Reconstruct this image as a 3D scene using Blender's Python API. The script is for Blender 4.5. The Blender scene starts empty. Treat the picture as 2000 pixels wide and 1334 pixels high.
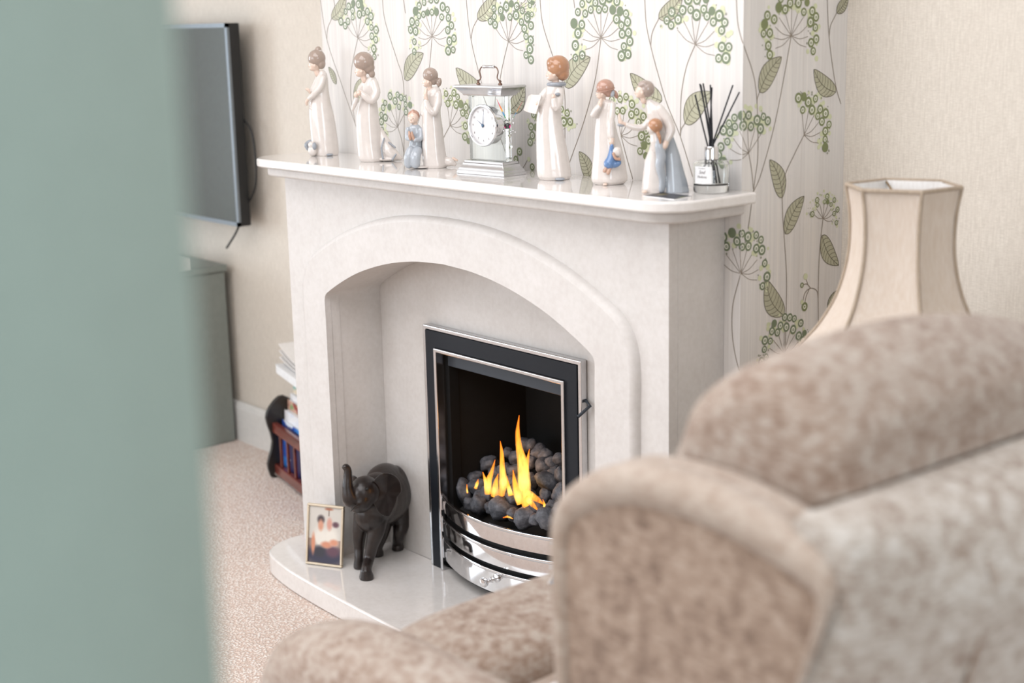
import bpy, math, random
import numpy as np
from mathutils import Vector, Matrix, noise
random.seed(7)
PI = math.pi
S = bpy.context.scene
COL = S.collection

# ------------------------------------------------------------------ camera
FPX = 2848.8
YAW, PITCH, ROLL = 0.8756, 0.2169, -0.0231
CAM = Vector((2.3146, -1.7629, 1.2707))
_d = Vector((-math.sin(YAW)*math.cos(PITCH), math.cos(YAW)*math.cos(PITCH), -math.sin(PITCH)))
_r = Vector((math.cos(YAW), math.sin(YAW), 0)); _u = _r.cross(_d)
RT = _r*math.cos(ROLL) + _u*math.sin(ROLL)
UP = -_r*math.sin(ROLL) + _u*math.cos(ROLL)
FW = _d
cam = bpy.data.cameras.new('camera'); camo = bpy.data.objects.new('camera', cam); COL.objects.link(camo)
camo.matrix_world = Matrix(((RT.x, UP.x, -FW.x, CAM.x), (RT.y, UP.y, -FW.y, CAM.y), (RT.z, UP.z, -FW.z, CAM.z), (0, 0, 0, 1)))
cam.sensor_width = 36; cam.lens = FPX/2000*36; cam.clip_start = .05
cam.dof.use_dof = True; cam.dof.focus_distance = 2.93; cam.dof.aperture_fstop = cam.lens/17.5
S.camera = camo
S.view_settings.view_transform = 'Standard'; S.view_settings.look = 'None'
S.view_settings.gamma = 1; S.view_settings.use_curve_mapping = False
S.view_settings.exposure = 0.07
S.cycles.use_denoising = True
S.cycles.max_bounces = 10; S.cycles.transparent_max_bounces = 16
S.cycles.sample_clamp_indirect = 6
S.cycles.caustics_reflective = False; S.cycles.caustics_refractive = False

# ------------------------------------------------------------------ world + lights
W = bpy.data.worlds.new('world'); S.world = W; W.use_nodes = True
bg = W.node_tree.nodes['Background']; bg.inputs[0].default_value = (.75, .85, 1, 1); bg.inputs[1].default_value = 1.0

def area(name, loc, aim, sx, sy, power, col):
    l = bpy.data.lights.new(name, 'AREA'); l.shape = 'RECTANGLE'; l.size = sx; l.size_y = sy
    l.energy = power; l.color = col
    o = bpy.data.objects.new(name, l); COL.objects.link(o); o.location = loc
    o.rotation_euler = (Vector(aim)-Vector(loc)).to_track_quat('-Z', 'Y').to_euler()
    return o
area('daylight_left', (-4.92, -3.1, 1.2), (0, -3.1, 1.2), 2.1, 2.0, 94, (.84, .92, 1.0))
area('daylight_front', (-1.0, -4.42, 1.35), (-1.0, 0, 1.35), 2.6, 1.4, 40, (.90, .95, 1.0))
area('daylight_right', (3.13, -1.5, 1.35), (0, -1.5, 1.35), 1.1, 1.3, 20, (.86, .93, 1.0))
area('overhead_fill', (.6, -1.5, 2.40), (.6, -1.5, 0), 2.2, 2.0, 50, (.98, .97, 1.0))  # added fill under the ceiling, no fitting, brightens upward-facing surfaces

# ------------------------------------------------------------------ pixel -> point on a real plane
def ray(u, v): return RT*((u-1000)/FPX) - UP*((v-667)/FPX) + FW
def on(u, v, x=None, y=None, z=None, d=None):
    r = ray(u, v)
    if d is not None: return CAM + r*d
    i, c = (0, x) if x is not None else (1, y) if y is not None else (2, z)
    return CAM + r*((c-CAM[i])/r[i])

# ------------------------------------------------------------------ materials
def srgb(c):
    return tuple(((x/255)/12.92 if x/255 <= .04045 else ((x/255+.055)/1.055)**2.4) for x in c[:3]) + (1,)
class NT:
    def __init__(s, name):
        s.m = bpy.data.materials.new(name); s.m.use_nodes = True; s.t = s.m.node_tree; s.n = s.t.nodes; s.l = s.t.links
        s.b = s.n['Principled BSDF']; s.out = s.n['Material Output']
    def node(s, typ, ins=None, **kw):
        n = s.n.new(typ)
        for k, v in kw.items(): setattr(n, k, v)
        for k, v in (ins or {}).items():
            if isinstance(v, bpy.types.NodeSocket): s.l.new(v, n.inputs[k])
            else: n.inputs[k].default_value = v
        return n
    def coords(s, kind='Object', scale=(1, 1, 1)):
        t = s.node('ShaderNodeTexCoord')
        m = s.node('ShaderNodeMapping', {'Vector': t.outputs[kind], 'Scale': scale})
        return m.outputs[0]
    def noise(s, vec, scale, detail=3, rough=.5):
        return s.node('ShaderNodeTexNoise', {'Vector': vec, 'Scale': scale, 'Detail': detail, 'Roughness': rough}).outputs['Fac']
    def ramp(s, fac, stops):
        r = s.node('ShaderNodeValToRGB', {'Fac': fac})
        e = r.color_ramp.elements
        while len(e) < len(stops): e.new(.5)
        for i, (p, c) in enumerate(stops): e[i].position = p; e[i].color = c
        return r.outputs[0]
    def bump(s, h, strength=.2, dist=.01, normal=None):
        i = {'Height': h, 'Strength': strength, 'Distance': dist}
        if normal: i['Normal'] = normal
        return s.node('ShaderNodeBump', i).outputs[0]
    def set(s, **kw):
        for k, v in kw.items():
            k = k.replace('_', ' ')
            if isinstance(v, bpy.types.NodeSocket): s.l.new(v, s.b.inputs[k])
            else: s.b.inputs[k].default_value = v
        return s.m
def plain(name, c, rough=.5, metal=0., coat=0., **kw):
    t = NT(name); v = t.coords(); n = t.noise(v, 60, 3)
    base = srgb(c); lo = tuple(x*.94 for x in base[:3])+(1,)
    t.set(Base_Color=t.ramp(n, [(.35, lo), (.65, base)]), Roughness=rough, Metallic=metal, Coat_Weight=coat, Coat_Roughness=.05)
    return t.set(**kw)

def mat_wallpaper():
    t = NT('wallpaper'); co = t.node('ShaderNodeTexCoord'); sx = t.node('ShaderNodeSeparateXYZ', {'Vector': co.outputs['Object']})
    s = t.node('ShaderNodeMath', {0: sx.outputs[0], 1: sx.outputs[1]}, operation='ADD').outputs[0]
    cv = t.node('ShaderNodeCombineXYZ', {0: s, 2: sx.outputs[2]}).outputs[0]
    m1 = t.node('ShaderNodeMapping', {'Vector': cv, 'Scale': (230, 1, 3)}).outputs[0]
    n1 = t.noise(m1, 1, 4, .7)
    m2 = t.node('ShaderNodeMapping', {'Vector': cv, 'Scale': (40, 1, .8)}).outputs[0]
    n2 = t.noise(m2, 1, 2, .5)
    mx = t.node('ShaderNodeMath', {0: n1, 1: n2}, operation='ADD').outputs[0]
    mh = t.node('ShaderNodeMath', {0: mx, 1: .5}, operation='MULTIPLY').outputs[0]
    c = t.ramp(mh, [(.36, srgb((210, 205, 200))), (.5, srgb((218, 214, 210))), (.62, srgb((228, 223, 217)))])
    return t.set(Base_Color=c, Roughness=.7, Specular_IOR_Level=.15, Normal=t.bump(mh, .25, .002))
def mat_woven(name, c1, c2):
    t = NT(name); v = t.coords(scale=(110, 110, 620)); n = t.noise(v, 1, 3, .6)
    v2 = t.coords(scale=(300, 300, 30)); n2 = t.noise(v2, 1, 2, .6)
    a = t.node('ShaderNodeMath', {0: n, 1: n2}, operation='MULTIPLY').outputs[0]
    return t.set(Base_Color=t.ramp(a, [(.1, srgb(c1)), (.4, srgb(c2))]), Roughness=.75, Normal=t.bump(a, .3, .003))
def mat_marble(name, rough, coat=0.):
    t = NT(name); v = t.coords(); n = t.noise(v, 14, 6, .62); n2 = t.noise(v, 90, 4, .6)
    a = t.node('ShaderNodeMath', {0: n, 1: n2}, operation='ADD').outputs[0]
    a = t.node('ShaderNodeMath', {0: a, 1: .5}, operation='MULTIPLY').outputs[0]
    c = t.ramp(a, [(.36, srgb((205+14*bool(coat), 200+14*bool(coat), 196+14*bool(coat)))), (.5, srgb((210+15*bool(coat), 206+15*bool(coat), 202+15*bool(coat)))), (.64, srgb((215+14*bool(coat), 211+14*bool(coat), 208+14*bool(coat))))])
    return t.set(Base_Color=c, Roughness=rough, Coat_Weight=coat, Coat_Roughness=.03, Specular_IOR_Level=.3 if not coat else .5)
def mat_carpet():
    t = NT('carpet_pile'); v = t.coords(); n = t.noise(v, 190, 3, .7); vo = t.node('ShaderNodeTexVoronoi', {'Vector': v, 'Scale': 170}).outputs['Distance']
    n2 = t.noise(v, 9, 3)
    a = t.node('ShaderNodeMath', {0: n, 1: vo}, operation='SUBTRACT').outputs[0]
    c = t.ramp(a, [(-.0, srgb((216, 192, 177))), (.12, srgb((238, 224, 213))), (.35, srgb((250, 243, 237)))])
    return t.set(Base_Color=c, Roughness=.95, Sheen_Weight=.3, Normal=t.bump(a, .6, .010))
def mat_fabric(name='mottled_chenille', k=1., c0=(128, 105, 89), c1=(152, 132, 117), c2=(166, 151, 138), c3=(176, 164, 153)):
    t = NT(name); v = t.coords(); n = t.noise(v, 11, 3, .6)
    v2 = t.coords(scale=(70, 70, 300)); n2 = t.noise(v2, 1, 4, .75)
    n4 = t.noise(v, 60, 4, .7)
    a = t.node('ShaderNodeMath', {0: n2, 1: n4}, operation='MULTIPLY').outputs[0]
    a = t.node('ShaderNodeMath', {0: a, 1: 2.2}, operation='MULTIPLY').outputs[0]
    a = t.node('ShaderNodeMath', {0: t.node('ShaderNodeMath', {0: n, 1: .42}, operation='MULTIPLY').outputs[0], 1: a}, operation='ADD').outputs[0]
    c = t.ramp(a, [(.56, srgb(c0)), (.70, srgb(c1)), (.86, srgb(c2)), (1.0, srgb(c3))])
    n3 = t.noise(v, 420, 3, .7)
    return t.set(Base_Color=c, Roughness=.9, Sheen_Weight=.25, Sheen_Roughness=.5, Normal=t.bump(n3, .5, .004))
def mat_linen(name, c1, c2, trans=0.):
    t = NT(name); v = t.coords(scale=(260, 260, 40)); n = t.noise(v, 1, 3, .6)
    m = t.set(Base_Color=t.ramp(n, [(.3, srgb(c1)), (.7, srgb(c2))]), Roughness=.85, Normal=t.bump(n, .15, .002))
    if trans:
        tr = t.node('ShaderNodeBsdfTranslucent', {'Color': srgb(c2)})
        mx = t.node('ShaderNodeMixShader', {0: trans, 1: t.b.outputs[0], 2: tr.outputs[0]})
        t.l.new(mx.outputs[0], t.out.inputs[0])
    return m
def mat_glass(name, col, rough=0., ior=1.45):
    t = NT(name)
    return t.set(Base_Color=col, Roughness=rough, Transmission_Weight=1., IOR=ior)
def mat_vcol(name, rough=.4, coat=0., emit=0):
    t = NT(name); a = t.node('ShaderNodeVertexColor', layer_name='Col')
    return t.set(Base_Color=a.outputs[0], Roughness=rough, Coat_Weight=coat, Coat_Roughness=.05)
def mat_wood(name, c1, c2, rough=.3, coat=.3):
    t = NT(name); v = t.coords(scale=(8, 8, 60)); n = t.noise(v, 1, 5, .6)
    return t.set(Base_Color=t.ramp(n, [(.3, srgb(c1)), (.7, srgb(c2))]), Roughness=rough, Coat_Weight=coat, Coat_Roughness=.15)
def mat_coal():
    t = NT('ceramic_coal'); v = t.coords(); n = t.noise(v, 60, 6, .7)
    g = t.node('ShaderNodeTexNoise', {'Vector': v, 'Scale': 14., 'Detail': 2.}).outputs['Fac']
    c = t.ramp(n, [(.3, srgb((40, 41, 46))), (.52, srgb((80, 81, 87))), (.75, srgb((118, 118, 122)))])
    return t.set(Base_Color=c, Roughness=.6, Normal=t.bump(n, .6, .004))
def mat_flame():
    t = NT('flame'); a = t.node('ShaderNodeVertexColor', layer_name='Col'); s = t.node('ShaderNodeSeparateColor', {'Color': a.outputs[0]})
    col = t.ramp(s.outputs[0], [(.0, (1, .30, .03, 1)), (.25, (1, .62, .14, 1)), (.55, (1, .36, .04, 1)), (1, (.9, .16, .01, 1))])
    lw = t.node('ShaderNodeLayerWeight', {'Blend': .5})
    inv = t.node('ShaderNodeMath', {0: 1., 1: lw.outputs['Facing']}, operation='SUBTRACT').outputs[0]
    pw = t.node('ShaderNodeMath', {0: inv, 1: 1.6}, operation='POWER').outputs[0]
    ns = t.noise(t.coords(scale=(160, 160, 40)), 1, 2)
    nr = t.node('ShaderNodeMapRange', {'Value': ns, 'From Min': .35, 'From Max': .65, 'To Min': .45, 'To Max': 1.1}).outputs[0]
    al = t.node('ShaderNodeMath', {0: pw, 1: nr}, operation='MULTIPLY', use_clamp=True).outputs[0]
    em = t.node('ShaderNodeEmission', {'Color': col, 'Strength': 2.2}); tr = t.node('ShaderNodeBsdfTransparent')
    mx = t.node('ShaderNodeMixShader', {0: al, 1: tr.outputs[0], 2: em.outputs[0]})
    t.l.new(mx.outputs[0], t.out.inputs[0]); return t.m

M = dict(
    paper=mat_wallpaper(), woven=mat_woven('woven_cream', (206, 197, 185), (226, 218, 206)),
    stone=mat_marble('honed_marble', .5), gloss=mat_marble('polished_marble', .07, .5), carpet=mat_carpet(),
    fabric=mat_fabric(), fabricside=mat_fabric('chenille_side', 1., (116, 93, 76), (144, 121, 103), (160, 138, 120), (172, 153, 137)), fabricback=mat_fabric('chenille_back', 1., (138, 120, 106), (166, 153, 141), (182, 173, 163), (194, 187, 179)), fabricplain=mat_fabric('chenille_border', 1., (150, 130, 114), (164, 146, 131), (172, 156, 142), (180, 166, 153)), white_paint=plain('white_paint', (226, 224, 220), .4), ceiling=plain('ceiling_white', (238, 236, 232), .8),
    sage=plain('sage_paint', (128, 145, 137), .55), chrome=plain('chrome', (228, 228, 230), .07, 1.), satin=plain('satin_silver', (214, 214, 216), .2, 1.),
    black=plain('black_enamel', (20, 24, 31), .5, Specular_IOR_Level=.25), box=plain('firebox_black', (22, 22, 22), .7, Specular_IOR_Level=.2), dark=plain('matt_black', (14, 14, 15), .7), hood=plain('hood_grey', (44, 51, 60), .5),  # dark: near-black colour of fuel bed, front backing and elephant eye
    coal=mat_coal(), flame=mat_flame(), ivory=plain('glazed_ivory', (218, 210, 204), .12, 0, .5),
    skin=plain('glazed_skin', (222, 198, 182), .15, 0, .5), hairdark=plain('glazed_taupe_hair', (164, 146, 134), .12, 0, .5),
    hairred=plain('glazed_copper_hair', (176, 130, 98), .15, 0, .5), hairrose=plain('glazed_rose_hair', (182, 142, 124), .14, 0, .5),
    hairgrey=plain('glazed_ash_hair', (168, 152, 142), .14, 0, .5),
    blue=plain('glazed_grey_blue', (174, 180, 187), .12, 0, .5), slate=plain('glazed_slate', (148, 153, 160), .12, 0, .5), cobalt=plain('glazed_blue', (96, 130, 176), .14, 0, .5), tan=plain('glazed_tan', (186, 148, 126), .2, 0, .4),
    ebony=mat_wood('dark_carved_wood', (24, 17, 16), (42, 33, 30), .34, .12), mahogany=mat_wood('mahogany', (84, 34, 26), (122, 54, 42), .3, .4), blackwood=mat_wood('black_wood', (26, 22, 20), (42, 38, 34), .4, .2),
    gold=plain('pale_gold', (214, 200, 178), .35, .6), print=mat_vcol('printed_paper', .35), printgloss=mat_vcol('glossy_print', .45, .08),
    tvscreen=plain('tv_screen', (70, 78, 76), .2), tvframe=plain('tv_bezel', (120, 128, 134), .35, .6), plastic=plain('black_plastic', (20, 21, 22), .5),
    shade=mat_linen('shade_linen', (224, 208, 192), (238, 227, 215), .35), lining=mat_linen('shade_lining', (226, 222, 218), (240, 238, 236)), piping=mat_linen('shade_piping', (158, 142, 124), (178, 162, 144)),
    brass=plain('aged_brass', (160, 130, 80), .3, .9), cabinet=plain('grey_cabinet', (128, 134, 128), .5),
    white=plain('white_paper', (236, 236, 236), .6), cloth=mat_linen('white_cloth', (226, 226, 228), (242, 242, 244)),
    cglass=mat_glass('clear_glass', (.97, .99, .98, 1)), gglass=mat_glass('green_edged_glass', (.93, .99, .98, 1)),
    reed=plain('black_reed', (18, 20, 28), .5), stem=plain('print_stem', (142, 131, 118), .5), leaf=plain('print_leaf', (180, 178, 153), .5), leafline=plain('print_leaf_outline', (106, 101, 84), .5),
    ring=plain('print_ring_green', (114, 126, 98), .5), disc=plain('print_disc_olive', (208, 212, 176), .5), dot=plain('print_dot_grey', (152, 152, 136), .5), ground=plain('print_pale', (228, 228, 214), .5), ringdark=plain('print_ring_olive', (122, 130, 88), .5),
    navy=plain('navy_cover', (36, 40, 96), .35), bluecover=plain('blue_cover', (60, 90, 200), .35), text=plain('white_lettering', (232, 232, 236), .5), textdark=plain('grey_lettering', (120, 112, 110), .6),
    copperm=plain('antique_metal', (120, 96, 84), .3, .9), needle=plain('blue_steel', (80, 104, 130), .3, .6), dial=plain('dial_white', (228, 226, 226), .4))

# ------------------------------------------------------------------ mesh building
class MB:
    def __init__(s): s.v = []; s.f = []; s.mi = []; s.c = []
    def add(s, vs, fs, mi=0, col=None):
        n = len(s.v); s.v += [tuple(p) for p in vs]; s.f += [tuple(i+n for i in f) for f in fs]; s.mi += [mi]*len(fs)
        s.c += (col if col is not None else [(1, 1, 1, 1)]*len(vs)); return s
    def box(s, a, b, mi=0):
        x0, y0, z0 = a; x1, y1, z1 = b
        return s.add([(x0, y0, z0), (x1, y0, z0), (x1, y1, z0), (x0, y1, z0), (x0, y0, z1), (x1, y0, z1), (x1, y1, z1), (x0, y1, z1)],
                     [(0, 3, 2, 1), (4, 5, 6, 7), (0, 1, 5, 4), (1, 2, 6, 5), (2, 3, 7, 6), (3, 0, 4, 7)], mi)
    def prism(s, pts, h0, h1, axis='z', mi=0):
        def P(p, h): return (p[0], p[1], h) if axis == 'z' else (p[0], h, p[1]) if axis == 'y' else (h, p[0], p[1])
        n = len(pts); vs = [P(p, h0) for p in pts] + [P(p, h1) for p in pts]
        fs = [tuple(range(n)), tuple(range(2*n-1, n-1, -1))] + [(i, n+i, n+(i+1) % n, (i+1) % n) for i in range(n)]
        return s.add(vs, fs, mi)
    def rings(s, rs, mi=0, cap=True, closed=False, col=None):
        n = len(rs[0]); vs = [p for r in rs for p in r]; fs = []
        m = len(rs)
        for k in range(m if closed else m-1):
            a = k*n; b = ((k+1) % m)*n
            fs += [(a+i, a+(i+1) % n, b+(i+1) % n, b+i) for i in range(n)]
        if cap and not closed: fs += [tuple(range(n-1, -1, -1)), tuple(range((m-1)*n, m*n))]
        return s.add(vs, fs, mi, col)
    def tube(s, path, rad, n=12, mi=0, flat=1., closed=False, col=None, round_ends=False):
        P = [Vector(p) for p in path]; R = list(rad) if hasattr(rad, '__len__') else [rad]*len(P)
        if round_ends and not closed:
            a = (P[0]-P[1]).normalized(); b = (P[-1]-P[-2]).normalized()
            P = [P[0]+a*R[0]*.9, P[0]+a*R[0]*.6] + P + [P[-1]+b*R[-1]*.6, P[-1]+b*R[-1]*.9]
            R = [R[0]*.35, R[0]*.8] + R + [R[-1]*.8, R[-1]*.35]
            if col: col = [col[0]]*2+list(col)+[col[-1]]*2
        up = None; rs = []
        for i, p in enumerate(P):
            if closed: t = (P[(i+1) % len(P)]-P[i-1]).normalized()
            else: t = (P[min(i+1, len(P)-1)]-P[max(i-1, 0)]).normalized()
            if up is None: up = t.orthogonal().normalized() if abs(t.z) > .9 else Vector((0, 0, 1))
            sd = t.cross(up).normalized(); up = sd.cross(t).normalized()
            rs.append([p + (sd*math.cos(2*PI*k/n) + up*math.sin(2*PI*k/n)*flat)*R[i] for k in range(n)])
        cc = None
        if col: cc = [c for c in col for _ in range(n)]
        return s.rings(rs, mi, True, closed, cc)
    def ell(s, c, r, rot=None, n=20, m=14, fn=None, mi=0):
        c = Vector(c); rs = []
        for j in range(m+1):
            ph = PI*(j/m) if 0 < j < m else (.02 if j == 0 else PI-.02)
            ring = []
            for k in range(n):
                a = 2*PI*k/n; d = Vector((math.sin(ph)*math.cos(a), math.sin(ph)*math.sin(a), -math.cos(ph)))
                q = Vector((d.x*r[0], d.y*r[1], d.z*r[2]))
                if fn: q = fn(q, d)
                if rot is not None: q = rot @ q
                ring.append(c+q)
            rs.append(ring)
        return s.rings(rs, mi)
    def lathe(s, prof, c=(0, 0, 0), n=32, mi=0, axis='z', cap=True):
        rs = []
        for r, h in prof:
            if axis == 'z': rs.append([(c[0]+r*math.cos(2*PI*k/n), c[1]+r*math.sin(2*PI*k/n), c[2]+h) for k in range(n)])
            elif axis == 'y': rs.append([(c[0]+r*math.cos(2*PI*k/n), c[1]+h, c[2]-r*math.sin(2*PI*k/n)) for k in range(n)])
            else: rs.append([(c[0]+h, c[1]+r*math.cos(2*PI*k/n), c[2]+r*math.sin(2*PI*k/n)) for k in range(n)])
        return s.rings(rs, mi, cap)
def obj(name, mb, mat, parent=None, smooth=False, bevel=0, remesh=0, sm=4, subsurf=0, world=True, angle=40, col=False, seg=2):
    me = bpy.data.meshes.new(name)
    off = Vector(parent.location) if (parent and world) else Vector((0, 0, 0))
    me.from_pydata([tuple(Vector(v)-off) for v in mb.v], [], mb.f)
    mats = mat if isinstance(mat, (list, tuple)) else [mat]
    for m in mats: me.materials.append(m)
    if len(mats) > 1: me.polygons.foreach_set('material_index', mb.mi)
    if col:
        ca = me.color_attributes.new('Col', 'FLOAT_COLOR', 'POINT'); ca.data.foreach_set('color', np.array(mb.c, dtype=np.float32).ravel())
    import bmesh
    b = bmesh.new(); b.from_mesh(me); bmesh.ops.recalc_face_normals(b, faces=b.faces); b.to_mesh(me); b.free()
    if smooth: me.shade_smooth() if hasattr(me, 'shade_smooth') else me.polygons.foreach_set('use_smooth', [True]*len(me.polygons))
    o = bpy.data.objects.new(name, me); COL.objects.link(o)
    if parent: o.parent = parent
    if remesh:
        r = o.modifiers.new('remesh', 'REMESH'); r.mode = 'VOXEL'; r.voxel_size = remesh; r.use_smooth_shade = True
        if sm: q = o.modifiers.new('smooth', 'SMOOTH'); q.factor = .5; q.iterations = sm
    if bevel:
        q = o.modifiers.new('bevel', 'BEVEL'); q.width = bevel; q.segments = seg; q.limit_method = 'ANGLE'; q.angle_limit = math.radians(angle)
        me.shade_smooth(); q.harden_normals = True
    if subsurf:
        q = o.modifiers.new('sub', 'SUBSURF'); q.levels = subsurf; q.render_levels = subsurf
    if smooth and not remesh and not bevel and not subsurf:
        q = o.modifiers.new('split', 'EDGE_SPLIT'); q.split_angle = math.radians(50)
    return o
def tag(o, label=None, cat=None, group=None, kind=None):
    for k, v in (('label', label), ('category', cat), ('group', group), ('kind', kind)):
        if v: o[k] = v
    return o
def thing(name, label, cat, loc, rz=0, group=None):
    o = bpy.data.objects.new(name, None); COL.objects.link(o); o.empty_display_size = .05
    o.location = loc; o.rotation_euler = (0, 0, rz); tag(o, label, cat, group); return o
def struct(name, mb, mat, **k):
    o = obj(name, mb, mat, **k); o['kind'] = 'structure'; return o
def text(name, body, size, parent, mat, loc, rot, shear=0, ext=.0002, sx=1):
    c = bpy.data.curves.new(name, 'FONT'); c.body = body; c.size = size; c.extrude = ext; c.shear = shear; c.align_x = 'CENTER'; c.align_y = 'CENTER'; c.resolution_u = 3
    t = bpy.data.objects.new(name, c); COL.objects.link(t); bpy.context.view_layer.update()
    me = bpy.data.meshes.new_from_object(t.evaluated_get(bpy.context.evaluated_depsgraph_get())); bpy.data.objects.remove(t); bpy.data.curves.remove(c)
    me.materials.clear(); me.materials.append(mat)
    o = bpy.data.objects.new(name, me); COL.objects.link(o); o.parent = parent; o.location = loc; o.rotation_euler = rot; o.scale = (sx, 1, 1); o['kind'] = 'stuff'; return o
def decal(mb, o, ux, uz, w, h, nx, nz, fn):
    """flat print: a grid whose vertex colours are the printed picture"""
    o = Vector(o); ux = Vector(ux); uz = Vector(uz); vs = []; cs = []
    for j in range(nz+1):
        for i in range(nx+1):
            vs.append(o+ux*(w*i/nx)+uz*(h*j/nz)); cs.append(srgb(fn(i/nx, j/nz)))
    fs = [(j*(nx+1)+i, j*(nx+1)+i+1, (j+1)*(nx+1)+i+1, (j+1)*(nx+1)+i) for j in range(nz) for i in range(nx)]
    mb.add(vs, fs, 0, cs); return mb
def catmull(pts, k=6):
    P = [Vector(p) for p in pts]; P = [P[0]*2-P[1]]+P+[P[-1]*2-P[-2]]; out = []
    for i in range(1, len(P)-2):
        for j in range(k):
            t = j/k; a, b, c, d = P[i-1], P[i], P[i+1], P[i+2]
            out.append(.5*((2*b)+(c-a)*t+(2*a-5*b+4*c-d)*t*t+(3*b-a-3*c+d)*t**3))
    out.append(P[-2]); return out
def resample(pts, n):
    P = [Vector(p) for p in pts]; L = [0]
    for a, b in zip(P, P[1:]): L.append(L[-1]+(b-a).length)
    out = []
    for k in range(n):
        s = L[-1]*k/(n-1); i = max(j for j in range(len(L)) if L[j] <= s+1e-9); i = min(i, len(P)-2)
        out.append(P[i].lerp(P[i+1], (s-L[i])/max(L[i+1]-L[i], 1e-9)))
    return out

# ================================================================== ROOM
WY, XL, XC, AY = .14, -.634, .656, .42        # chimney face, its left and right edges, alcove wall
CX = .0075                                    # centre line of the fireplace
X0, X1, Y0, ZC = -5.0, 3.2, -4.5, 2.42
fl = MB(); fl.box((X0, Y0, -.1), (X1, AY+.1, .0)); floor = struct('floor', fl, M['carpet'])
struct('ceiling', MB().box((X0, Y0, ZC), (X1, AY+.1, ZC+.1)), M['ceiling'])
cb = MB()
cb.prism([(XL, 0), (XL, ZC), (XC, ZC), (XC, 0), (.235, 0), (.235, .60), (-.22, .60), (-.22, 0)], WY+.0, AY, 'y')
wallc = struct('wall_chimney', cb, M['paper'])
struct('wall_alcove_left', MB().box((X0, AY, 0), (XL+.1, AY+.1, ZC)), M['woven'])
struct('wall_alcove_right', MB().box((XC-.1, AY, 0), (X1, AY+.1, ZC)), M['woven'])
struct('wall_chimney_back', MB().box((XL+.1, AY, 0), (XC-.1, AY+.1, ZC)), M['woven'])
def holed(name, axis, pos, a0, a1, h0, h1, w0, w1, z0, z1, th, mat):
    m = MB()
    for (p0, p1, q0, q1) in ((a0, w0, h0, h1), (w1, a1, h0, h1), (w0, w1, h0, z0), (w0, w1, z1, h1)):
        if axis == 'x': m.box((pos, p0, q0), (pos+th, p1, q1))
        else: m.box((p0, pos, q0), (p1, pos+th, q1))
    return struct(name, m, mat)
holed('wall_left', 'x', X0-.1, Y0, AY+.1, 0, ZC, -4.2, -2.0, .15, 2.25, .1, M['ceiling'])
holed('wall_right', 'x', X1, Y0, AY+.1, 0, ZC, -2.1, -.9, .65, 2.05, .1, M['ceiling'])
holed('wall_front', 'y', Y0-.1, X0, X1, 0, ZC, -2.35, .35, .6, 2.1, .1, M['ceiling'])
def window(name, axis, pos, w0, w1, z0, z1, bars):
    m = MB(); t = .05
    def bx(a0, a1, b0, b1):
        m.box((pos, a0, b0), (pos+.05, a1, b1)) if axis == 'x' else m.box((a0, pos, b0), (a1, pos+.05, b1))
    bx(w0, w1, z0, z0+t); bx(w0, w1, z1-t, z1); bx(w0, w0+t, z0, z1); bx(w1-t, w1, z0, z1)
    for k in range(1, bars): c = w0+(w1-w0)*k/bars; bx(c-.03, c+.03, z0, z1)
    return struct(name, m, M['white_paint'])
window('window_1', 'x', X0+.0, -4.2, -2.0, .15, 2.25, 2)
window('window_2', 'y', Y0+.0, -2.35, .35, .6, 2.1, 3)
window('window_3', 'x', X1-.05, -2.1, -.9, .65, 2.05, 1)
def skirting(name, pts):
    m = MB(); m.prism([(0, 0), (0, .115), (.006, .125), (.014, .12), (.018, .105), (.018, 0)], pts[0], pts[1], 'x')
    m.v = [(v[0], AY-v[1], v[2]) for v in m.v]
    return struct(name, m, M['white_paint'])
skirting('baseboard_left', (X0, XL)); skirting('baseboard_right', (XC, X1))

# door standing open at the left of the picture, close to the lens
e = on(394, 667, d=.60); hx, hy = e.x+.56, e.y-.52
dv = Vector((hx-e.x, hy-e.y, 0)); dv.normalize(); nv = Vector((-dv.y, dv.x, 0))
door = MB(); a = Vector((e.x, e.y, 0)); b = a+dv*.76; t = nv*-.038
q = [a, b, b+t, a+t]; door.prism([(p.x, p.y) for p in q], .012, 1.98)
dr = struct('door_1', door, M['sage'], bevel=.004)
struct('wall_entrance', MB().box((b.x, Y0, 0), (b.x+.1, b.y, ZC)), M['woven'])

# ================================================================== WALLPAPER PRINT (flat print lying on the chimney breast)
def su(p):                                    # pixel -> (s, z) on the unrolled chimney breast
    if len(p) == 3: return (p[0], p[1])      # already on the wall
    u, v = p; P = on(u, v, y=WY)
    if P.x > XC: P = on(u, v, x=XC); return (XC+(P.y-WY), P.z)
    return (P.x, P.z)
wp = MB()
def wpos(s, z, lift):
    if s <= XC: return (s if s < XC-1e-6 else XC+lift, WY-lift, z)
    return (XC+lift, WY+(s-XC), z)
LIFT = [0]
def wadd(pts, fs, mi, lift):
    LIFT[0] += 1; lift += (LIFT[0] % 900)*1.0e-7
    wp.add([wpos(s, z, lift) for s, z in pts], fs, mi)
def split_ribbon(P, w, mi, lift):
    for i in range(len(P)-1):
        a, b = Vector(P[i]), Vector(P[i+1]); d = (b-a)
        if d.length < 1e-6: continue
        n = Vector((-d.y, d.x)).normalized()*w/2
        wadd([a-n, b-n, b+n, a+n], [(0, 1, 2, 3)], mi, lift)
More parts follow.
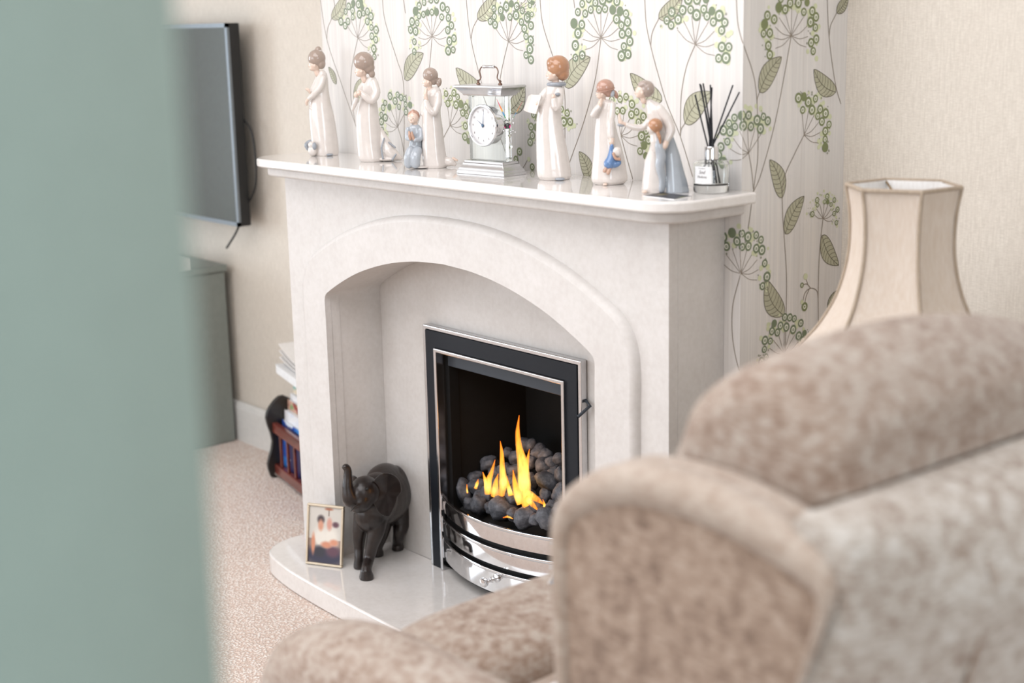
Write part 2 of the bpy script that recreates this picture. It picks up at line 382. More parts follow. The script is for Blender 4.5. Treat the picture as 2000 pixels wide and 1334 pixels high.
def disc2(c, r, mi, lift, k=14, rin=0):
    o = [(c[0]+r*math.cos(2*PI*i/k), c[1]+r*math.sin(2*PI*i/k)) for i in range(k)]
    if rin:
        q = [(c[0]+rin*math.cos(2*PI*i/k), c[1]+rin*math.sin(2*PI*i/k)) for i in range(k)]
        wadd(o+q, [(i, (i+1) % k, k+(i+1) % k, k+i) for i in range(k)], mi, lift)
    else: wadd([c]+o, [(0, i+1, (i+1) % k+1) for i in range(k)], mi, lift)
def stem(px, w=.0017, raw=False):
    P = [Vector(p if raw else su(p)).to_3d() for p in px]
    if len(P) > 2: P = catmull(P, 7)
    split_ribbon([(p.x, p.y) for p in P], w, 0, .0004)
def leaf(b, tp, w=.40, bend=.12, side=1):
    B = Vector(su(b)); T = Vector(su(tp)); A = T-B; L = A.length; n = Vector((-A.y, A.x))/L*side
    N = 18; mid = []; lo = []; hi = []
    for i in range(N+1):
        t = i/N; c = B+A*t+n*L*bend*math.sin(PI*t)
        wd = L*w*.5*(math.sin(PI*t**.8)**.75)
        mid.append(c); hi.append(c+n*wd*.95); lo.append(c-n*wd*1.05)
    for i in range(N):
        wadd([mid[i], mid[i+1], hi[i+1], hi[i]], [(0, 1, 2, 3)], 1, .0003); wadd([lo[i], lo[i+1], mid[i+1], mid[i]], [(0, 1, 2, 3)], 1, .0003)
    split_ribbon(mid, .0011, 2, .0006); split_ribbon(hi, .0012, 2, .0006); split_ribbon(lo, .0012, 2, .0006)
    for i in range(2, N-2, 2):
        for sd in (hi, lo):
            e2 = sd[min(i+2, N)]; a2 = mid[i]; m2 = (a2+e2)/2-A/L*L*.02
            split_ribbon([a2, m2, a2.lerp(e2, .93)], .0008, 2, .0006)
def flower(hub, R, a0, a1, seed, nring=20, olive=False, squash=1.):
    nring = int(nring*1.3)
    rnd = random.Random(seed); H = Vector(su(hub))
    def pol(a, r): a = math.radians(a); return H+Vector((math.sin(a)*r, math.cos(a)*r*squash))
    big = []
    for k in range(400):
        if len(big) >= nring: break
        a = rnd.uniform(a0, a1); edge = min(1, abs(a)/110)
        r = R*rnd.uniform(.60+.14*edge, 1.0); rr = R*rnd.choice((.10, .115, .13))
        c = pol(a, r)
        if all((c-q[0]).length > (rr+q[1])*.86 for q in big): big.append((c, rr, a))
    for k in range(80):
        a = rnd.uniform(a0-4, a1+4); c = pol(a, R*rnd.uniform(.6, 1.12)); rr = R*rnd.choice((.02, .03, .045, .06, .07))
        disc2(c, rr, 4 if rr > R*.035 else 5, .00035, 9)
    for i, (c, rr, a) in enumerate(big):
        if i % 9 == 4: disc2(c, rr*.95, 3 if not olive else 7, .0006); continue
        disc2(c, rr, 6, .00045); disc2(c, rr, 7 if olive else 3, .0006, 16, rr*.58); disc2(c+Vector((0, -rr*.05)), rr*.30, 7 if olive else 3, .0006, 9, rr*.12)
    na = max(4, int((a1-a0)/24))
    for k in range(na+1):
        a = a0+6+(a1-a0-12)*k/na; e3 = pol(a, R*.62); mdl = H.lerp(e3, .5)+Vector((0, -R*.06 if abs(a) > 50 else 0))
        stem([H, mdl, e3], .0011, True)
for P in ([(624, -12), (638.6, 77), (666, 161), (694, 242)], [(648, 36), (640, 56), (638.6, 77)], [(699, 74), (687, 133), (685, 186), (690, 217), (694, 242), (697, 250), (702, 262)],
          [(746, -12), (752, 40), (775, 115), (787, 155), (789.6, 217), (789, 306)], [(844, 71), (838.5, 133), (824.6, 211), (803, 279), (790, 306)],
          [(777, 248), (785, 275), (790, 306)], [(910, -12), (914.5, 40), (922, 87), (933, 133), (948.6, 186), (975, 250), (992, 296), (1001, 327)],
          [(933, 37), (924, 55), (920, 77)], [(993, 81), (984, 118), (976, 161), (972, 215), (980, 270)], [(1014, -12), (1011, 0), (1007, 15)], [(879, 245), (866, 270), (857, 290)],
          [(1054, -12), (1060, 46), (1082, 116), (1102, 174), (1103.6, 267), (1106, 338)], [(1174, 74), (1162.5, 155), (1141, 236), (1113, 316), (1106, 338)],
          [(1213, 265), (1222, 300), (1236, 350)], [(1078, 276), (1090, 310), (1100, 336)],
          [(1259, -12), (1262, 43.5), (1271, 90), (1285.6, 145), (1303, 203), (1329, 267), (1353, 345)], [(1287, 36), (1274, 64), (1271, 90)],
          [(1358, 87), (1341, 130), (1330.6, 188), (1329, 261)], [(1381, 11), (1384, -12)], [(1338, 241), (1331, 252), (1329, 266)],
          [(1438, -12), (1441, 43), (1451, 84), (1471, 145), (1478.5, 203), (1480, 300), (1475, 345), (1461, 447)], [(1483, 180), (1479, 192), (1478.5, 203)],
          [(1545, 70), (1532, 145), (1512, 246), (1486, 340), (1471, 375)], [(1462, 299), (1468, 334), (1471, 369)],
          [(1615, -12), (1619, 72), (1631, 162), (1642, 203)], [(1634, 25), (1622, 50), (1619, 72)],
          [(1570, 264), (1552, 300), (1530, 352), (1528, 410), (1532, 472), (1536, 541), (1535, 617), (1533, 690)],
          [(1607, 427), (1600.7, 490), (1598, 559), (1598, 640)], [(1447, 534), (1432, 593), (1430, 645), (1437, 697), (1453, 752)], [(1530.7, 690), (1529, 730), (1530, 790)],
          [(1598, 585), (1595, 568), (1583, 563), (1572, 572), (1568, 588)], [(1583, 563), (1576, 555), (1568, 556)], [(1578, 557), (1574, 545)], [(1581, 563), (1574, 580), (1571, 597)],
          [(1014, 327), (1012, 312), (1010, 296)], [(1008, 327), (1007, 318), (1006, 311)], [(1021, 329), (1027, 319), (1031, 311)], [(1650, 640), (1640, 600), (1628, 570)]):
    stem(P)
for b, tp, w, bd, sd in (((648, 36), (676, -14), .42, .12, -1), ((790.5, 155), (827, 104), .46, .1, 1), ((692, 198), (722, 153), .46, .08, 1), ((657, 164), (642, 131), .4, .05, -1),
                     ((933, 37), (970, -14), .44, .1, -1), ((941, 180), (890.6, 133), .44, .1, 1), ((993.5, 218), (1025, 166), .5, .12, -1), ((1103.6, 169), (1153, 111.6), .48, .1, 1),
                     ((1152, 352), (1131.5, 296), .52, .1, -1), ((1287, 36), (1334, -14), .44, .1, -1), ((1293, 197), (1231, 143.5), .42, .1, 1), ((1338, 241), (1390, 180), .5, .1, 1),
                     ((1483, 180), (1526, 111), .46, .08, 1), ((1632, 180), (1589, 136), .46, .12, 1), ((1634, 25), (1657, -8), .5, .05, -1), ((1527.6, 386), (1503, 312), .44, .1, -1), ((1533.4, 457), (1570, 383), .44, .08, 1),
                     ((1530, 616), (1495.5, 546), .48, .12, 1), ((1605, 460), (1637.6, 518), .44, .1, -1), ((1618, 612), (1637, 566), .44, .1, 1)):
    leaf(b, tp, w, bd, sd)
for hub, R, a0, a1, sd, n, ol in (((699, 74), .078, -62, 125, 1, 17, 0), ((844, 71), .078, -122, 122, 2, 22, 0), ((993, 81), .078, -62, 118, 3, 19, 0), ((1174, 74), .080, -122, 122, 4, 24, 0),
                          ((1358, 87), .080, -65, 118, 5, 19, 0), ((777, 248), .072, -112, 48, 6, 14, 0), ((879, 245), .072, -15, 118, 7, 13, 1), ((1213, 265), .074, -20, 118, 8, 16, 1), ((1078, 276), .074, -95, 60, 18, 14, 1),
                          ((1462, 299), .072, -112, 52, 9, 17, 0), ((1545, 70), .074, -122, 122, 10, 24, 1), ((1570, 264), .072, -15, 118, 11, 14, 1),
                          ((1447, 534), .074, -78, 118, 12, 21, 0), ((1607, 427), .045, -75, 110, 13, 9, 1), ((1530.7, 690), .068, -120, 120, 14, 24, 0),
                          ((1010, 12), .05, 60, 118, 15, 5, 0), ((676, -28), .07, 90, 125, 16, 4, 0)):
    flower(hub, R, a0, a1, sd, n, bool(ol))
for k in range(12):                            # the pattern goes on above, up to the ceiling
    sx_ = -.58+.135*k
    for zz_ in (1.60, 2.02):
        zf = zz_+(.07 if k % 2 else -.05)
        if sx_ > .92: continue
        if k % 3 != 2: flower((sx_, zf, 0), .076, *((-122, 122) if k % 2 else (-62, 118)), 40+k, 18, k % 4 == 3)
        stem([(sx_, zf), (sx_-.012, zf-.12), (sx_+.01, zf-.26)], .0017, True)
        leaf((sx_+.012, zf-.20, 0), (sx_+.06, zf-.12, 0), .45, .1, 1)
for c, rr, mi in (((1015, 296), .0085, 7), ((1008, 311), .0075, 7), ((1033, 311), .005, 4), ((1040, 326), .0075, 7), ((1573, 540), .006, 4), ((1566, 557), .005, 7), ((1566, 590), .0045, 4), ((1571, 599), .0085, 7), ((1408, 714), .006, 7)):
    c = Vector(su(c)); disc2(c, rr, 6 if mi == 7 else mi, .0005)
    if mi == 7: disc2(c, rr, 7, .0007, 16, rr*.5); disc2(c, rr*.25, 7, .0007, 8)
pr_ = obj('wallpaper_print', wp, [M['stem'], M['leaf'], M['leafline'], M['ring'], M['disc'], M['dot'], M['ground'], M['ringdark']], wallc)
pr_['kind'] = 'stuff'

# ================================================================== FIREPLACE SURROUND
HZ = .05; MT = .977
BL, BR, BTZ = -.604, .619, .936
sur = thing('fireplace_surround', 'cream marble fireplace surround with a raised arch and glossy mantel shelf', 'fireplace', (CX, .07, HZ))
def mir(x): return 2*CX-x
def arch(px, yp, n=40):
    P = [on(u, v, y=yp) for u, v in px]; return [(p.x, p.z) for p in resample([Vector((p.x, p.y, p.z)) for p in P], n)]
YB = -.016
inner_px = [(637.8, 640), (637.2, 582), (638.5, 575), (643, 567.5), (700, 534), (760, 518), (800, 514), (850, 514.5), (915, 523), (990, 556), (1060, 602), (1100, 631), (1140, 661), (1155, 673), (1161, 680), (1164, 692), (1165, 720)]
def symm(half, n=60):            # half: (dx from centre, z) from spring to crown
    h = resample([Vector((a, 0, b)) for a, b in half], n); L = [(CX-p.x, p.z) for p in h]; Rr = [(CX+p.x, p.z) for p in reversed(h[:-1])]
    return L+Rr
inner_half = catmull([(.442, .0, .62), (.443, 0, .655), (.441, 0, .672), (.430, 0, .683), (.375, 0, .712), (.30, 0, .744), (.20, 0, .773), (.10, 0, .790), (0, 0, .796)], 5)
outer_half = catmull([(.530, 0, .60), (.531, 0, .655), (.526, 0, .700), (.506, 0, .738), (.465, 0, .766), (.375, 0, .808), (.28, 0, .840), (.18, 0, .862), (.09, 0, .872), (0, 0, .875)], 5)
IN = symm([(p.x, p.z) for p in inner_half]); OUT = symm([(p.x, p.z) for p in outer_half], 60)
IN = [(CX-.442, HZ)]+IN+[(CX+.442, HZ)]; OUT = [(CX-.530, HZ)]+OUT+[(CX+.530, HZ)]
# front panel: outer rectangle bridged to the arch outline
def bridge(mb, A, B, y0, y1):                # two outlines with the same count -> slab between them
    n = len(A); vs = [(a[0], y0, a[1]) for a in A]+[(b[0], y0, b[1]) for b in B]+[(a[0], y1, a[1]) for a in A]+[(b[0], y1, b[1]) for b in B]
    fs = []
    for i in range(n-1):
        fs += [(i, i+1, n+i+1, n+i), (2*n+i, 3*n+i, 3*n+i+1, 2*n+i+1), (i, 2*n+i, 2*n+i+1, i+1), (n+i, n+i+1, 3*n+i+1, 3*n+i)]
    fs += [(0, n, 3*n, 2*n), (n-1, 3*n-1, 4*n-1, 2*n-1)]
    return mb.add(vs, fs)
def radial(A, x0, x1, zt):                    # project outline A out to the rectangle
    out = []
    for x, z in A:
        if z <= A[1][1]+1e-6: out.append((x0 if x < CX else x1, z)); continue
        d = Vector((x-CX, z-.35)); s1 = (x1-CX)/abs(d.x) if abs(d.x) > 1e-6 else 1e9; s2 = (zt-.35)/d.y if d.y > 1e-6 else 1e9
        s = min(s1, s2); out.append((CX+d.x*s, .35+d.y*s))
    # snap nearest to corners
    for cx in (x0, x1):
        i = min(range(len(out)), key=lambda k: (out[k][0]-cx)**2+(out[k][1]-zt)**2); out[i] = (cx, zt)
    return out
obj('front_panel', bridge(MB(), radial(IN, BL, BR, BTZ), IN, 0, .022), M['stone'], sur)
band = MB(); bridge(band, OUT, IN, YB, .0005)
n = len(OUT); prev = None; rr = []
OUTN = []
for i, p in enumerate(OUT):
    a = Vector(OUT[max(i-1, 0)]); b = Vector(OUT[min(i+1, n-1)]); t = (b-a).normalized(); nn = Vector((-t.y, t.x)); OUTN.append(nn if nn.dot(Vector(p)-Vector((CX, .3))) > 0 else -nn)
prof = [(0, YB), (.0045, YB+.001), (.009, YB+.0045), (.012, YB+.0095), (.0135, 0.0004)]
vs = [(OUT[i][0]+OUTN[i].x*o, y, max(OUT[i][1]+OUTN[i].y*o, HZ)) for o, y in prof for i in range(n)]
fs = [(k*n+i, k*n+i+1, (k+1)*n+i+1, (k+1)*n+i) for k in range(len(prof)-1) for i in range(n-1)]
band.add(vs, fs)
obj('raised_arch', band, M['stone'], sur, smooth=True)
IN2 = [(CX+(x-CX)*1.004, z if z <= HZ else HZ+(z-HZ)*1.003) for x, z in IN]
OUT2 = [(CX+(x-CX)*1.05, z if z <= HZ else HZ+(z-HZ)*1.03) for x, z in IN]
obj('arch_lining', bridge(MB(), OUT2, IN2, .022, .1362), M['stone'], sur, smooth=True)
obj('side_panel', MB().box((BR-.022, .0225, HZ), (BR, WY, BTZ)), M['stone'], sur, bevel=.0015)
obj('side_panel', MB().box((BL, .0225, HZ), (BL+.022, WY, BTZ)), M['stone'], sur, bevel=.0015)
def rrect(x0, x1, y0, y1, r, n=10):           # rounded front corners
    P = [(x1, y1), (x0, y1)]
    for k in range(n+1): a = PI+PI/2*k/n; P.append((x0+r+r*math.cos(a), y0+r+r*math.sin(a)))
    for k in range(n+1): a = 1.5*PI+PI/2*k/n; P.append((x1-r+r*math.cos(a), y0+r+r*math.sin(a)))
    return P
obj('mantel_shelf', MB().prism(rrect(-.655, .692, -.074, WY, .075), .957, MT), M['gloss'], sur, bevel=.005, seg=3)
obj('shelf_moulding', MB().prism(rrect(-.634, .667, -.052, WY, .06), BTZ, .957), M['stone'], sur, bevel=.006, seg=3)
bp_ = MB(); BY = .1365
bp_.prism([(-.50, HZ), (-.50, .93), (.515, .93), (.515, HZ), (.228, HZ), (.228, .59), (-.213, .59), (-.213, HZ)], BY, WY-.0006, 'y')
bp_.v = [(x, y, z) for x, y, z in bp_.v]
# the back panel is recessed into the breast
obj('back_panel', bp_, M['stone'], sur)
# hearth
hl = [(-.628, .139), (-.632, .014), (-.632, -.035), (-.612, -.084), (-.569, -.120), (-.461, -.141), (-.335, -.150), (-.188, -.154), (-.06, -.156)]
hs = [(p.x, p.y) for p in catmull([(a, b, 0) for a, b in hl[1:]], 5)]
outl = [hl[0]]+hs+[(mir(x), y) for x, y in reversed(hs)]+[(mir(hl[0][0]), .139)]
hearth = tag(obj('hearth_slab', MB().prism(outl, .001, HZ), M['gloss'], None, bevel=.005, seg=3), 'polished cream marble hearth slab with curved front edge on the carpet', 'hearth')

# ================================================================== GAS FIRE
FY = .120
gf = thing('gas_fire', 'inset gas fire with black and chrome trim, coals and a bowed chrome front', 'fire', (CX, FY, HZ))
ZT = .612; FL, FR = -.248, .263
def frame(mb, x0, x1, z0, z1, w, y0, y1, mitre_bottom=False, mi=0):
    """three-sided frame, open at the bottom"""
    mb.prism([(x0, z0), (x0, z1), (x1, z1), (x1, z0), (x1-w, z0), (x1-w, z1-w), (x0+w, z1-w), (x0+w, z0)], y0, y1, 'y', mi); return mb
obj('chrome_edge', frame(MB(), FL-.004, FR+.004, HZ, ZT+.004, .011, FY-.001, BY-.0005), M['satin'], gf, bevel=.003)
obj('black_trim', frame(MB(), FL+.0068, FR-.0068, HZ, ZT-.0068, .036, FY-.0025, FY+.014), M['black'], gf, bevel=.001)
IX0, IX1, IZ = -.207, .222, .569
obj('inner_chrome_strip', frame(MB(), IX0, IX1, HZ, IZ, .009, FY-.008, FY+.016), M['satin'], gf, bevel=.0025)
for z0, z1, nm in ((HZ, .497, 'side_strip'), (.505, ZT, 'side_strip')):
    pass
fb = MB(); B0, B1, BD = IX0+.007, IX1-.007, .335
fb.add([(B0, FY+.015, HZ), (B0, FY+.015, IZ), (B0+.045, BD, HZ), (B0+.045, BD, .50), (B1, FY+.015, HZ), (B1, FY+.015, IZ), (B1-.045, BD, HZ), (B1-.045, BD, .50)],
       [(0, 2, 3, 1), (2, 6, 7, 3), (6, 4, 5, 7), (1, 3, 7, 5), (0, 4, 6, 2)])
obj('firebox', fb, M['box'], gf)
obj('hood', MB().box((B0+.012, FY+.018, .527), (B1, FY+.028, .566)), M['hood'], gf, bevel=.002)
obj('side_rail', MB().box((B0, FY+.02, HZ), (B0+.014, FY+.045, .56)), M['box'], gf)
# control lever on the right edge
lv = MB(); p = on(1137, 785, y=FY+.015); lv.tube([(FR, FY+.012, p.z+.008), (FR+.022, FY+.006, p.z), (FR+.006, FY-.012, p.z-.022)], .0035, 8)
obj('control_lever', lv, M['slate'] if False else M['hood'], gf, smooth=True)
# bowed chrome front
FX0, FX1 = IX0+.010, IX1-.010
def bow(x, k=.050, y=FY-.002): t = (x-(FX0+FX1)/2)/((FX1-FX0)/2); return y-k*(1-t*t)
def bowband(z0, z1, th=.003, rim=.004, k=.050):
    mb = MB(); rs = []; N = 36
    for i in range(N+1):
        x = FX0+(FX1-FX0)*i/N; y = bow(x, k)
        P = [(y, z0), (y-.0005, (z0+z1)/2), (y, z1-.008), (y-rim*.6, z1-.006), (y-rim, z1-.003), (y-rim*.7, z1), (y+th, z1), (y+th, z0)]
        rs.append([(x, a, b) for a, b in P])
    return mb.rings(rs)
bt = obj('front_bar', bowband(.194, .233), M['chrome'], gf, smooth=True)
obj('front_bar', bowband(.143, .182), M['chrome'], gf, smooth=True)
dw = obj('ash_drawer', bowband(.080, .132), M['chrome'], gf, smooth=True)
inn = MB(); rs = []
for i in range(25):
    x = FX0+.003+(FX1-FX0-.006)*i/24; y = bow(x, .046)+.010; rs.append([(x, y, .068), (x, y, .20), (x, y+.004, .20), (x, y+.004, .068)])
obj('front_backing', inn.rings(rs), M['dark'], gf)
kx = .050; ky = bow(kx)
kn = MB(); kn.lathe([(.009, 0), (.009, .004), (.0045, .006), (.004, .012), (.0065, .015), (.004, .018), (.0045, .026), (.0085, .030), (.0105, .036), (.0085, .042), (.002, .0435)], (kx, ky, .116), 20, 0, 'y')
kn.v = [(x, ky-(y-ky), z) for x, y, z in kn.v]
obj('knob', kn, M['chrome'], dw, smooth=True, world=False) if False else None
kn.v = [(x-CX, y-FY, z-HZ) for x, y, z in kn.v]
kno = obj('knob', kn, M['chrome'], None, smooth=True, world=False); kno.parent = dw
# coal bed
bed = MB(); bed.add([(FX0+.01, FY-.010, .165), (FX1-.01, FY-.010, .165), (FX1-.03, BD-.03, .30), (FX0+.05, BD-.03, .30), (FX0+.01, FY-.010, .10), (FX1-.01, FY-.010, .10), (FX1-.03, BD-.03, .10), (FX0+.05, BD-.03, .10)],
                    [(0, 1, 2, 3), (4, 7, 6, 5), (0, 4, 5, 1), (1, 5, 6, 2), (2, 6, 7, 3), (3, 7, 4, 0)])
obj('fuel_bed', bed, M['dark'], gf)
coals = [(901, 963, 15, 26), (931, 985, 16, 20), (977, 996, 26, 22), (1021, 1012, 23, 20), (1062, 1013, 20, 21), (1091, 968, 20, 24), (927, 951, 18, 15), (950, 966, 15, 18), (1004, 968, 24, 20),
         (1047, 990, 17, 17), (925, 931, 16, 10), (951, 907, 17, 14), (980, 922, 14, 16), (1004, 924, 20, 15), (1005, 895, 15, 14), (990, 886, 10, 11), (1021, 871, 16, 13), (1049, 886, 15, 16), (1062, 890, 13, 12),
         (1058, 913, 20, 15), (1066, 942, 27, 17), (1089, 898, 13, 13), (1061, 971, 12, 14), (992, 944, 16, 13), (1092, 930, 14, 15), (1030, 942, 16, 15), (968, 946, 14, 13), (1035, 905, 13, 13), (905, 940, 10, 10), (1088, 998, 14, 15), (955, 992, 13, 12), (999, 1006, 12, 12), (1042, 1016, 12, 11), (1075, 990, 13, 12), (1028, 968, 14, 13), (975, 966, 13, 12), (935, 968, 11, 11), (965, 925, 13, 12), (1075, 905, 13, 13), (1008, 944, 14, 13), (1078, 925, 13, 12), (1035, 870, 12, 11), (912, 985, 10, 12)]
for i, (u, v, ru, rv) in enumerate(coals):
    y = .100+max(0, (1018-v))/147*.155; ru *= 1.07; rv *= 1.07
    c = on(u, v, y=y); s = 1/(FPX/(c-CAM).dot(FW)); rx, rz = ru*s, rv*s; ry = (rx+rz)/2*1.05
    c = c+Vector((0, ry*.4, 0))
    sd = Vector((i*3.1, i*1.7, i*.9))
    def fn(q, d, sd=sd): return q*(1.03+.30*noise.noise(d*1.2+sd)+.12*noise.noise(d*2.8+sd)+.04*noise.noise(d*8+sd))
    rot = Matrix.Rotation(.88, 3, 'Z') @ Matrix.Rotation(random.uniform(-.3, .3), 3, 'Y')
    obj('coal', MB().ell(c, (rx, ry, rz), rot, 20, 14, fn), M['coal'], gf, smooth=True)
flames = [([(1014, 811), (1011, 843), (1014, 874), (1021, 908), (1024, 948), (1028, 992)], (.5, 4, 6, 10, 12, 7), 0), ([(1034, 877), (1030, 900), (1024, 930), (1020, 955)], (.5, 3.5, 7, 8), .01),
          ([(1063, 986), (1050, 976), (1036, 968), (1026, 962)], (.5, 5, 8, 7), 0), ([(1052, 998), (1040, 985), (1030, 972)], (.5, 5, 7), -.006), ([(977, 861), (980, 885), (981, 914), (983, 942), (979, 966)], (.5, 3.5, 5, 8, 6), 0),
          ([(967, 898), (961, 920), (953, 944), (954, 964)], (.5, 3.5, 7, 7), -.003), ([(973, 925), (968, 945), (966, 968)], (.5, 5, 7), .004), ([(943, 922), (947, 936), (950, 952)], (.5, 3, 3), 0), ([(934, 936), (932, 944), (929, 953)], (.5, 3, 3), 0),
          ([(1002, 918), (1005, 940), (1010, 965), (1016, 985)], (.5, 4, 7, 6), .006), ([(990, 930), (993, 950), (998, 968)], (.5, 3.5, 5), .008), ([(912, 946), (912, 955), (913, 963)], (.5, 1.5, 1.5), -.01), ([(983, 1011), (992, 1009), (1001, 1013)], (1, 2.2, 1), -.022), ([(1060, 975), (1063, 985), (1062, 993)], (.5, 2.5, 2), -.015)]
for P, Rr, dy in flames:
    v0 = sum(p[1] for p in P)/len(P); y = .125+dy
    Q = [on(u, v, y=y) for u, v in P]; s = (Q[0]-CAM).dot(FW)/FPX
    Pm = catmull(Q, 5); Rm = np.interp(np.linspace(0, 1, len(Pm)), np.linspace(0, 1, len(Rr)), Rr)*s*1.15
    cc = [((1-k/(len(Pm)-1)),)*3+(1,) for k in range(len(Pm))]
    obj('flame', MB().tube(Pm, list(Rm), 14, col=cc), M['flame'], gf, smooth=True, col=True)
fl_ = bpy.data.lights.new('fire_glow', 'POINT'); fl_.energy = .22; fl_.color = (1, .45, .12); fl_.shadow_soft_size = .03
flo = bpy.data.objects.new('fire_glow', fl_); COL.objects.link(flo); flo.location = (.0, .14, .36)

# ================================================================== FIGURINES (modelled in a frame turned towards the room)
class Fig:
    def __init__(s, name, label, u0, v0, cat='figurine'):
        P = on(u0, v0, z=MT); q = P-CAM; q.z = 0; P = P+q.normalized()*.021; s.s = FPX/(P-CAM).dot(FW); s.u0, s.v0 = u0, v0
        s.e = thing(name, label, cat, (P.x, P.y, MT), YAW); s.k = .998
    def p(s, u, v, dy=0): return Vector(((u-s.u0)/s.s, -dy/s.s, (s.v0-v)/(s.s*s.k)))
    def E(s, mb, u, v, ru, rv, rd, dy=0, rot=0):
        R = Matrix.Rotation(rot, 3, 'Y'); return mb.ell(s.p(u, v, dy), (ru/s.s, rd/s.s, rv/s.s/s.k), R, 22, 16)
    def T(s, mb, pts, n=14): return mb.tube([s.p(*q[:3]) for q in catmull([(a, b, c) for a, b, c, r in pts], 4)], list(np.interp(np.linspace(0, 1, (len(pts)-1)*4+1), np.linspace(0, 1, len(pts)), [q[3]/s.s for q in pts])), n, round_ends=True)
    def L(s, mb, sec, depth=.8, folds=0, amp=0, ph=0, n=48, dy=0):
        """sec: (v, u_left, u_right) from top to bottom"""
        m = 28; vs = [q[0] for q in sec]; V = np.linspace(vs[0], vs[-1], m); A = np.interp(V, vs, [q[1] for q in sec]); B = np.interp(V, vs, [q[2] for q in sec]); rs = []
        for v, a, b in zip(V, A, B):
            c = (a+b)/2; hw = (b-a)/2; f = (v-vs[0])/(vs[-1]-vs[0]); ring = []
            for k in range(n):
                t = 2*PI*k/n; am = 1+amp*f*(math.sin(folds*t+ph+f*.8)+.4*math.sin((folds*2-1)*t+ph*2))
                ring.append(s.p(c+hw*am*math.cos(t), min(v, s.v0), dy-hw*depth*am*math.sin(t)))
            rs.append(ring)
        return mb.rings(rs)
    def part(s, name, mb, mat, vox=.0013, sm=3, label=None):
        o = obj(name, mb, mat, s.e, world=False, remesh=vox, sm=sm)
        if label: o['label'] = label
        return o
    def face(s, u, v, r, ang, eye=True):
        """head with nose, chin and ears turned towards screen angle ang (0 = screen left, + = towards viewer)"""
        mb = MB(); s.E(mb, u, v, r, r*1.12, r*.98); s.E(mb, u-r*.42*math.cos(ang), v+r*.55, r*.55, r*.5, r*.6, r*.42*math.sin(ang))
        s.E(mb, u-r*1.0*math.cos(ang), v+r*.18, r*.2, r*.2, r*.18, r*1.0*math.sin(ang)); s.E(mb, u-r*.8*math.cos(ang), v+r*.22, r*.25, r*.3, r*.3, r*.8*math.sin(ang))
        s.E(mb, u-r*.86*math.cos(ang), v+r*.56, r*.14, r*.09, r*.22, r*.86*math.sin(ang))
        s.E(mb, u+r*.12, v+r*.15, r*.2, r*.28, r*.18, r*.9*math.cos(ang)+r*.1)
        s.T(mb, [(u+r*.15, v+r*.6, 0, r*.5), (u+r*.4, v+r*1.6, 0, r*.48)])
        s.part('head', mb, M['skin'], .0010, 2)
        if eye:
            e = MB()
            for sg in (-1, 1):
                d = Vector((-math.cos(ang), math.sin(ang))); nn = Vector((-d.y, d.x))*sg*.38+d*.84
                s.E(e, u+nn.x*r, v+r*.0, r*.10, r*.10, r*.10, nn.y*r)
            obj('eyes', e, M['hairdark'], s.e, world=False, smooth=True)

# 1 girl with a topknot and puppies
f = Fig('girl_figurine', 'slender porcelain girl with a topknot and small dogs at her feet', 633, 305)
g = MB(); f.L(g, [(142, 632, 642), (149, 628, 647), (158, 625, 648), (172, 619, 648), (190, 613, 649), (205, 609, 651), (225, 608, 655), (250, 609, 658), (275, 610, 660), (292, 611, 661), (303, 612, 660), (305, 613, 659)], .78, 4, .05, .6)
f.T(g, [(640, 156, 9, 6.5), (634, 172, 14, 7), (622, 186, 17, 6), (612, 194, 15, 4.5)]); f.T(g, [(628, 156, -4, 5), (620, 172, -4, 5), (613, 182, 4, 4)])
f.T(g, [(614, 212, 8, 4), (628, 224, 12, 5), (632, 250, 12, 5), (622, 280, 10, 4)])
f.part('gown', g, M['ivory'])
f.face(624, 131, 11.5, .35)
h = MB(); f.E(h, 628.5, 119, 17, 17, 16, 0, .3); f.E(h, 636, 129, 9, 11, 12); f.E(h, 632, 102, 6, 5.5, 6); f.part('hair', h, M['hairdark'], .0012)
r_ = MB(); r_.tube([f.p(632+6.5*math.cos(t), 104+1.5*math.sin(t), 6*math.sin(t)) for t in [2*PI*k/20 for k in range(20)]], 1.4/f.s, 8, closed=True); obj('ribbon', r_, M['ivory'], f.e, world=False, smooth=True)
hd = MB(); f.T(hd, [(612, 194, 15, 3.4), (607, 199, 14, 3.4), (606, 206, 12, 2.4)]); f.part('hand', hd, M['skin'], .0009, 1)
hd = MB(); f.T(hd, [(613, 183, 5, 3), (609, 178, 6, 3), (605.5, 177, 6, 2)]); f.part('hand', hd, M['skin'], .0009, 1)
d = MB(); f.E(d, 613, 294, 9, 11, 9, 14); f.E(d, 612, 283, 7, 7, 7, 16); f.part('puppy', d, M['ivory'], .0011, 2)
d = MB(); f.E(d, 618, 285, 4.5, 7.5, 4.5, 21); f.T(d, [(613, 277, 2, 3), (606, 278, 3, 4), (600, 284, 3, 4.5), (602, 292, 4, 3)]); f.part('puppy_patches', d, M['slate'], .0011, 2)
sh = MB(); f.E(sh, 646, 302.5, 7, 2.5, 5, 17); f.part('shoe', sh, M['slate'], .001, 1)

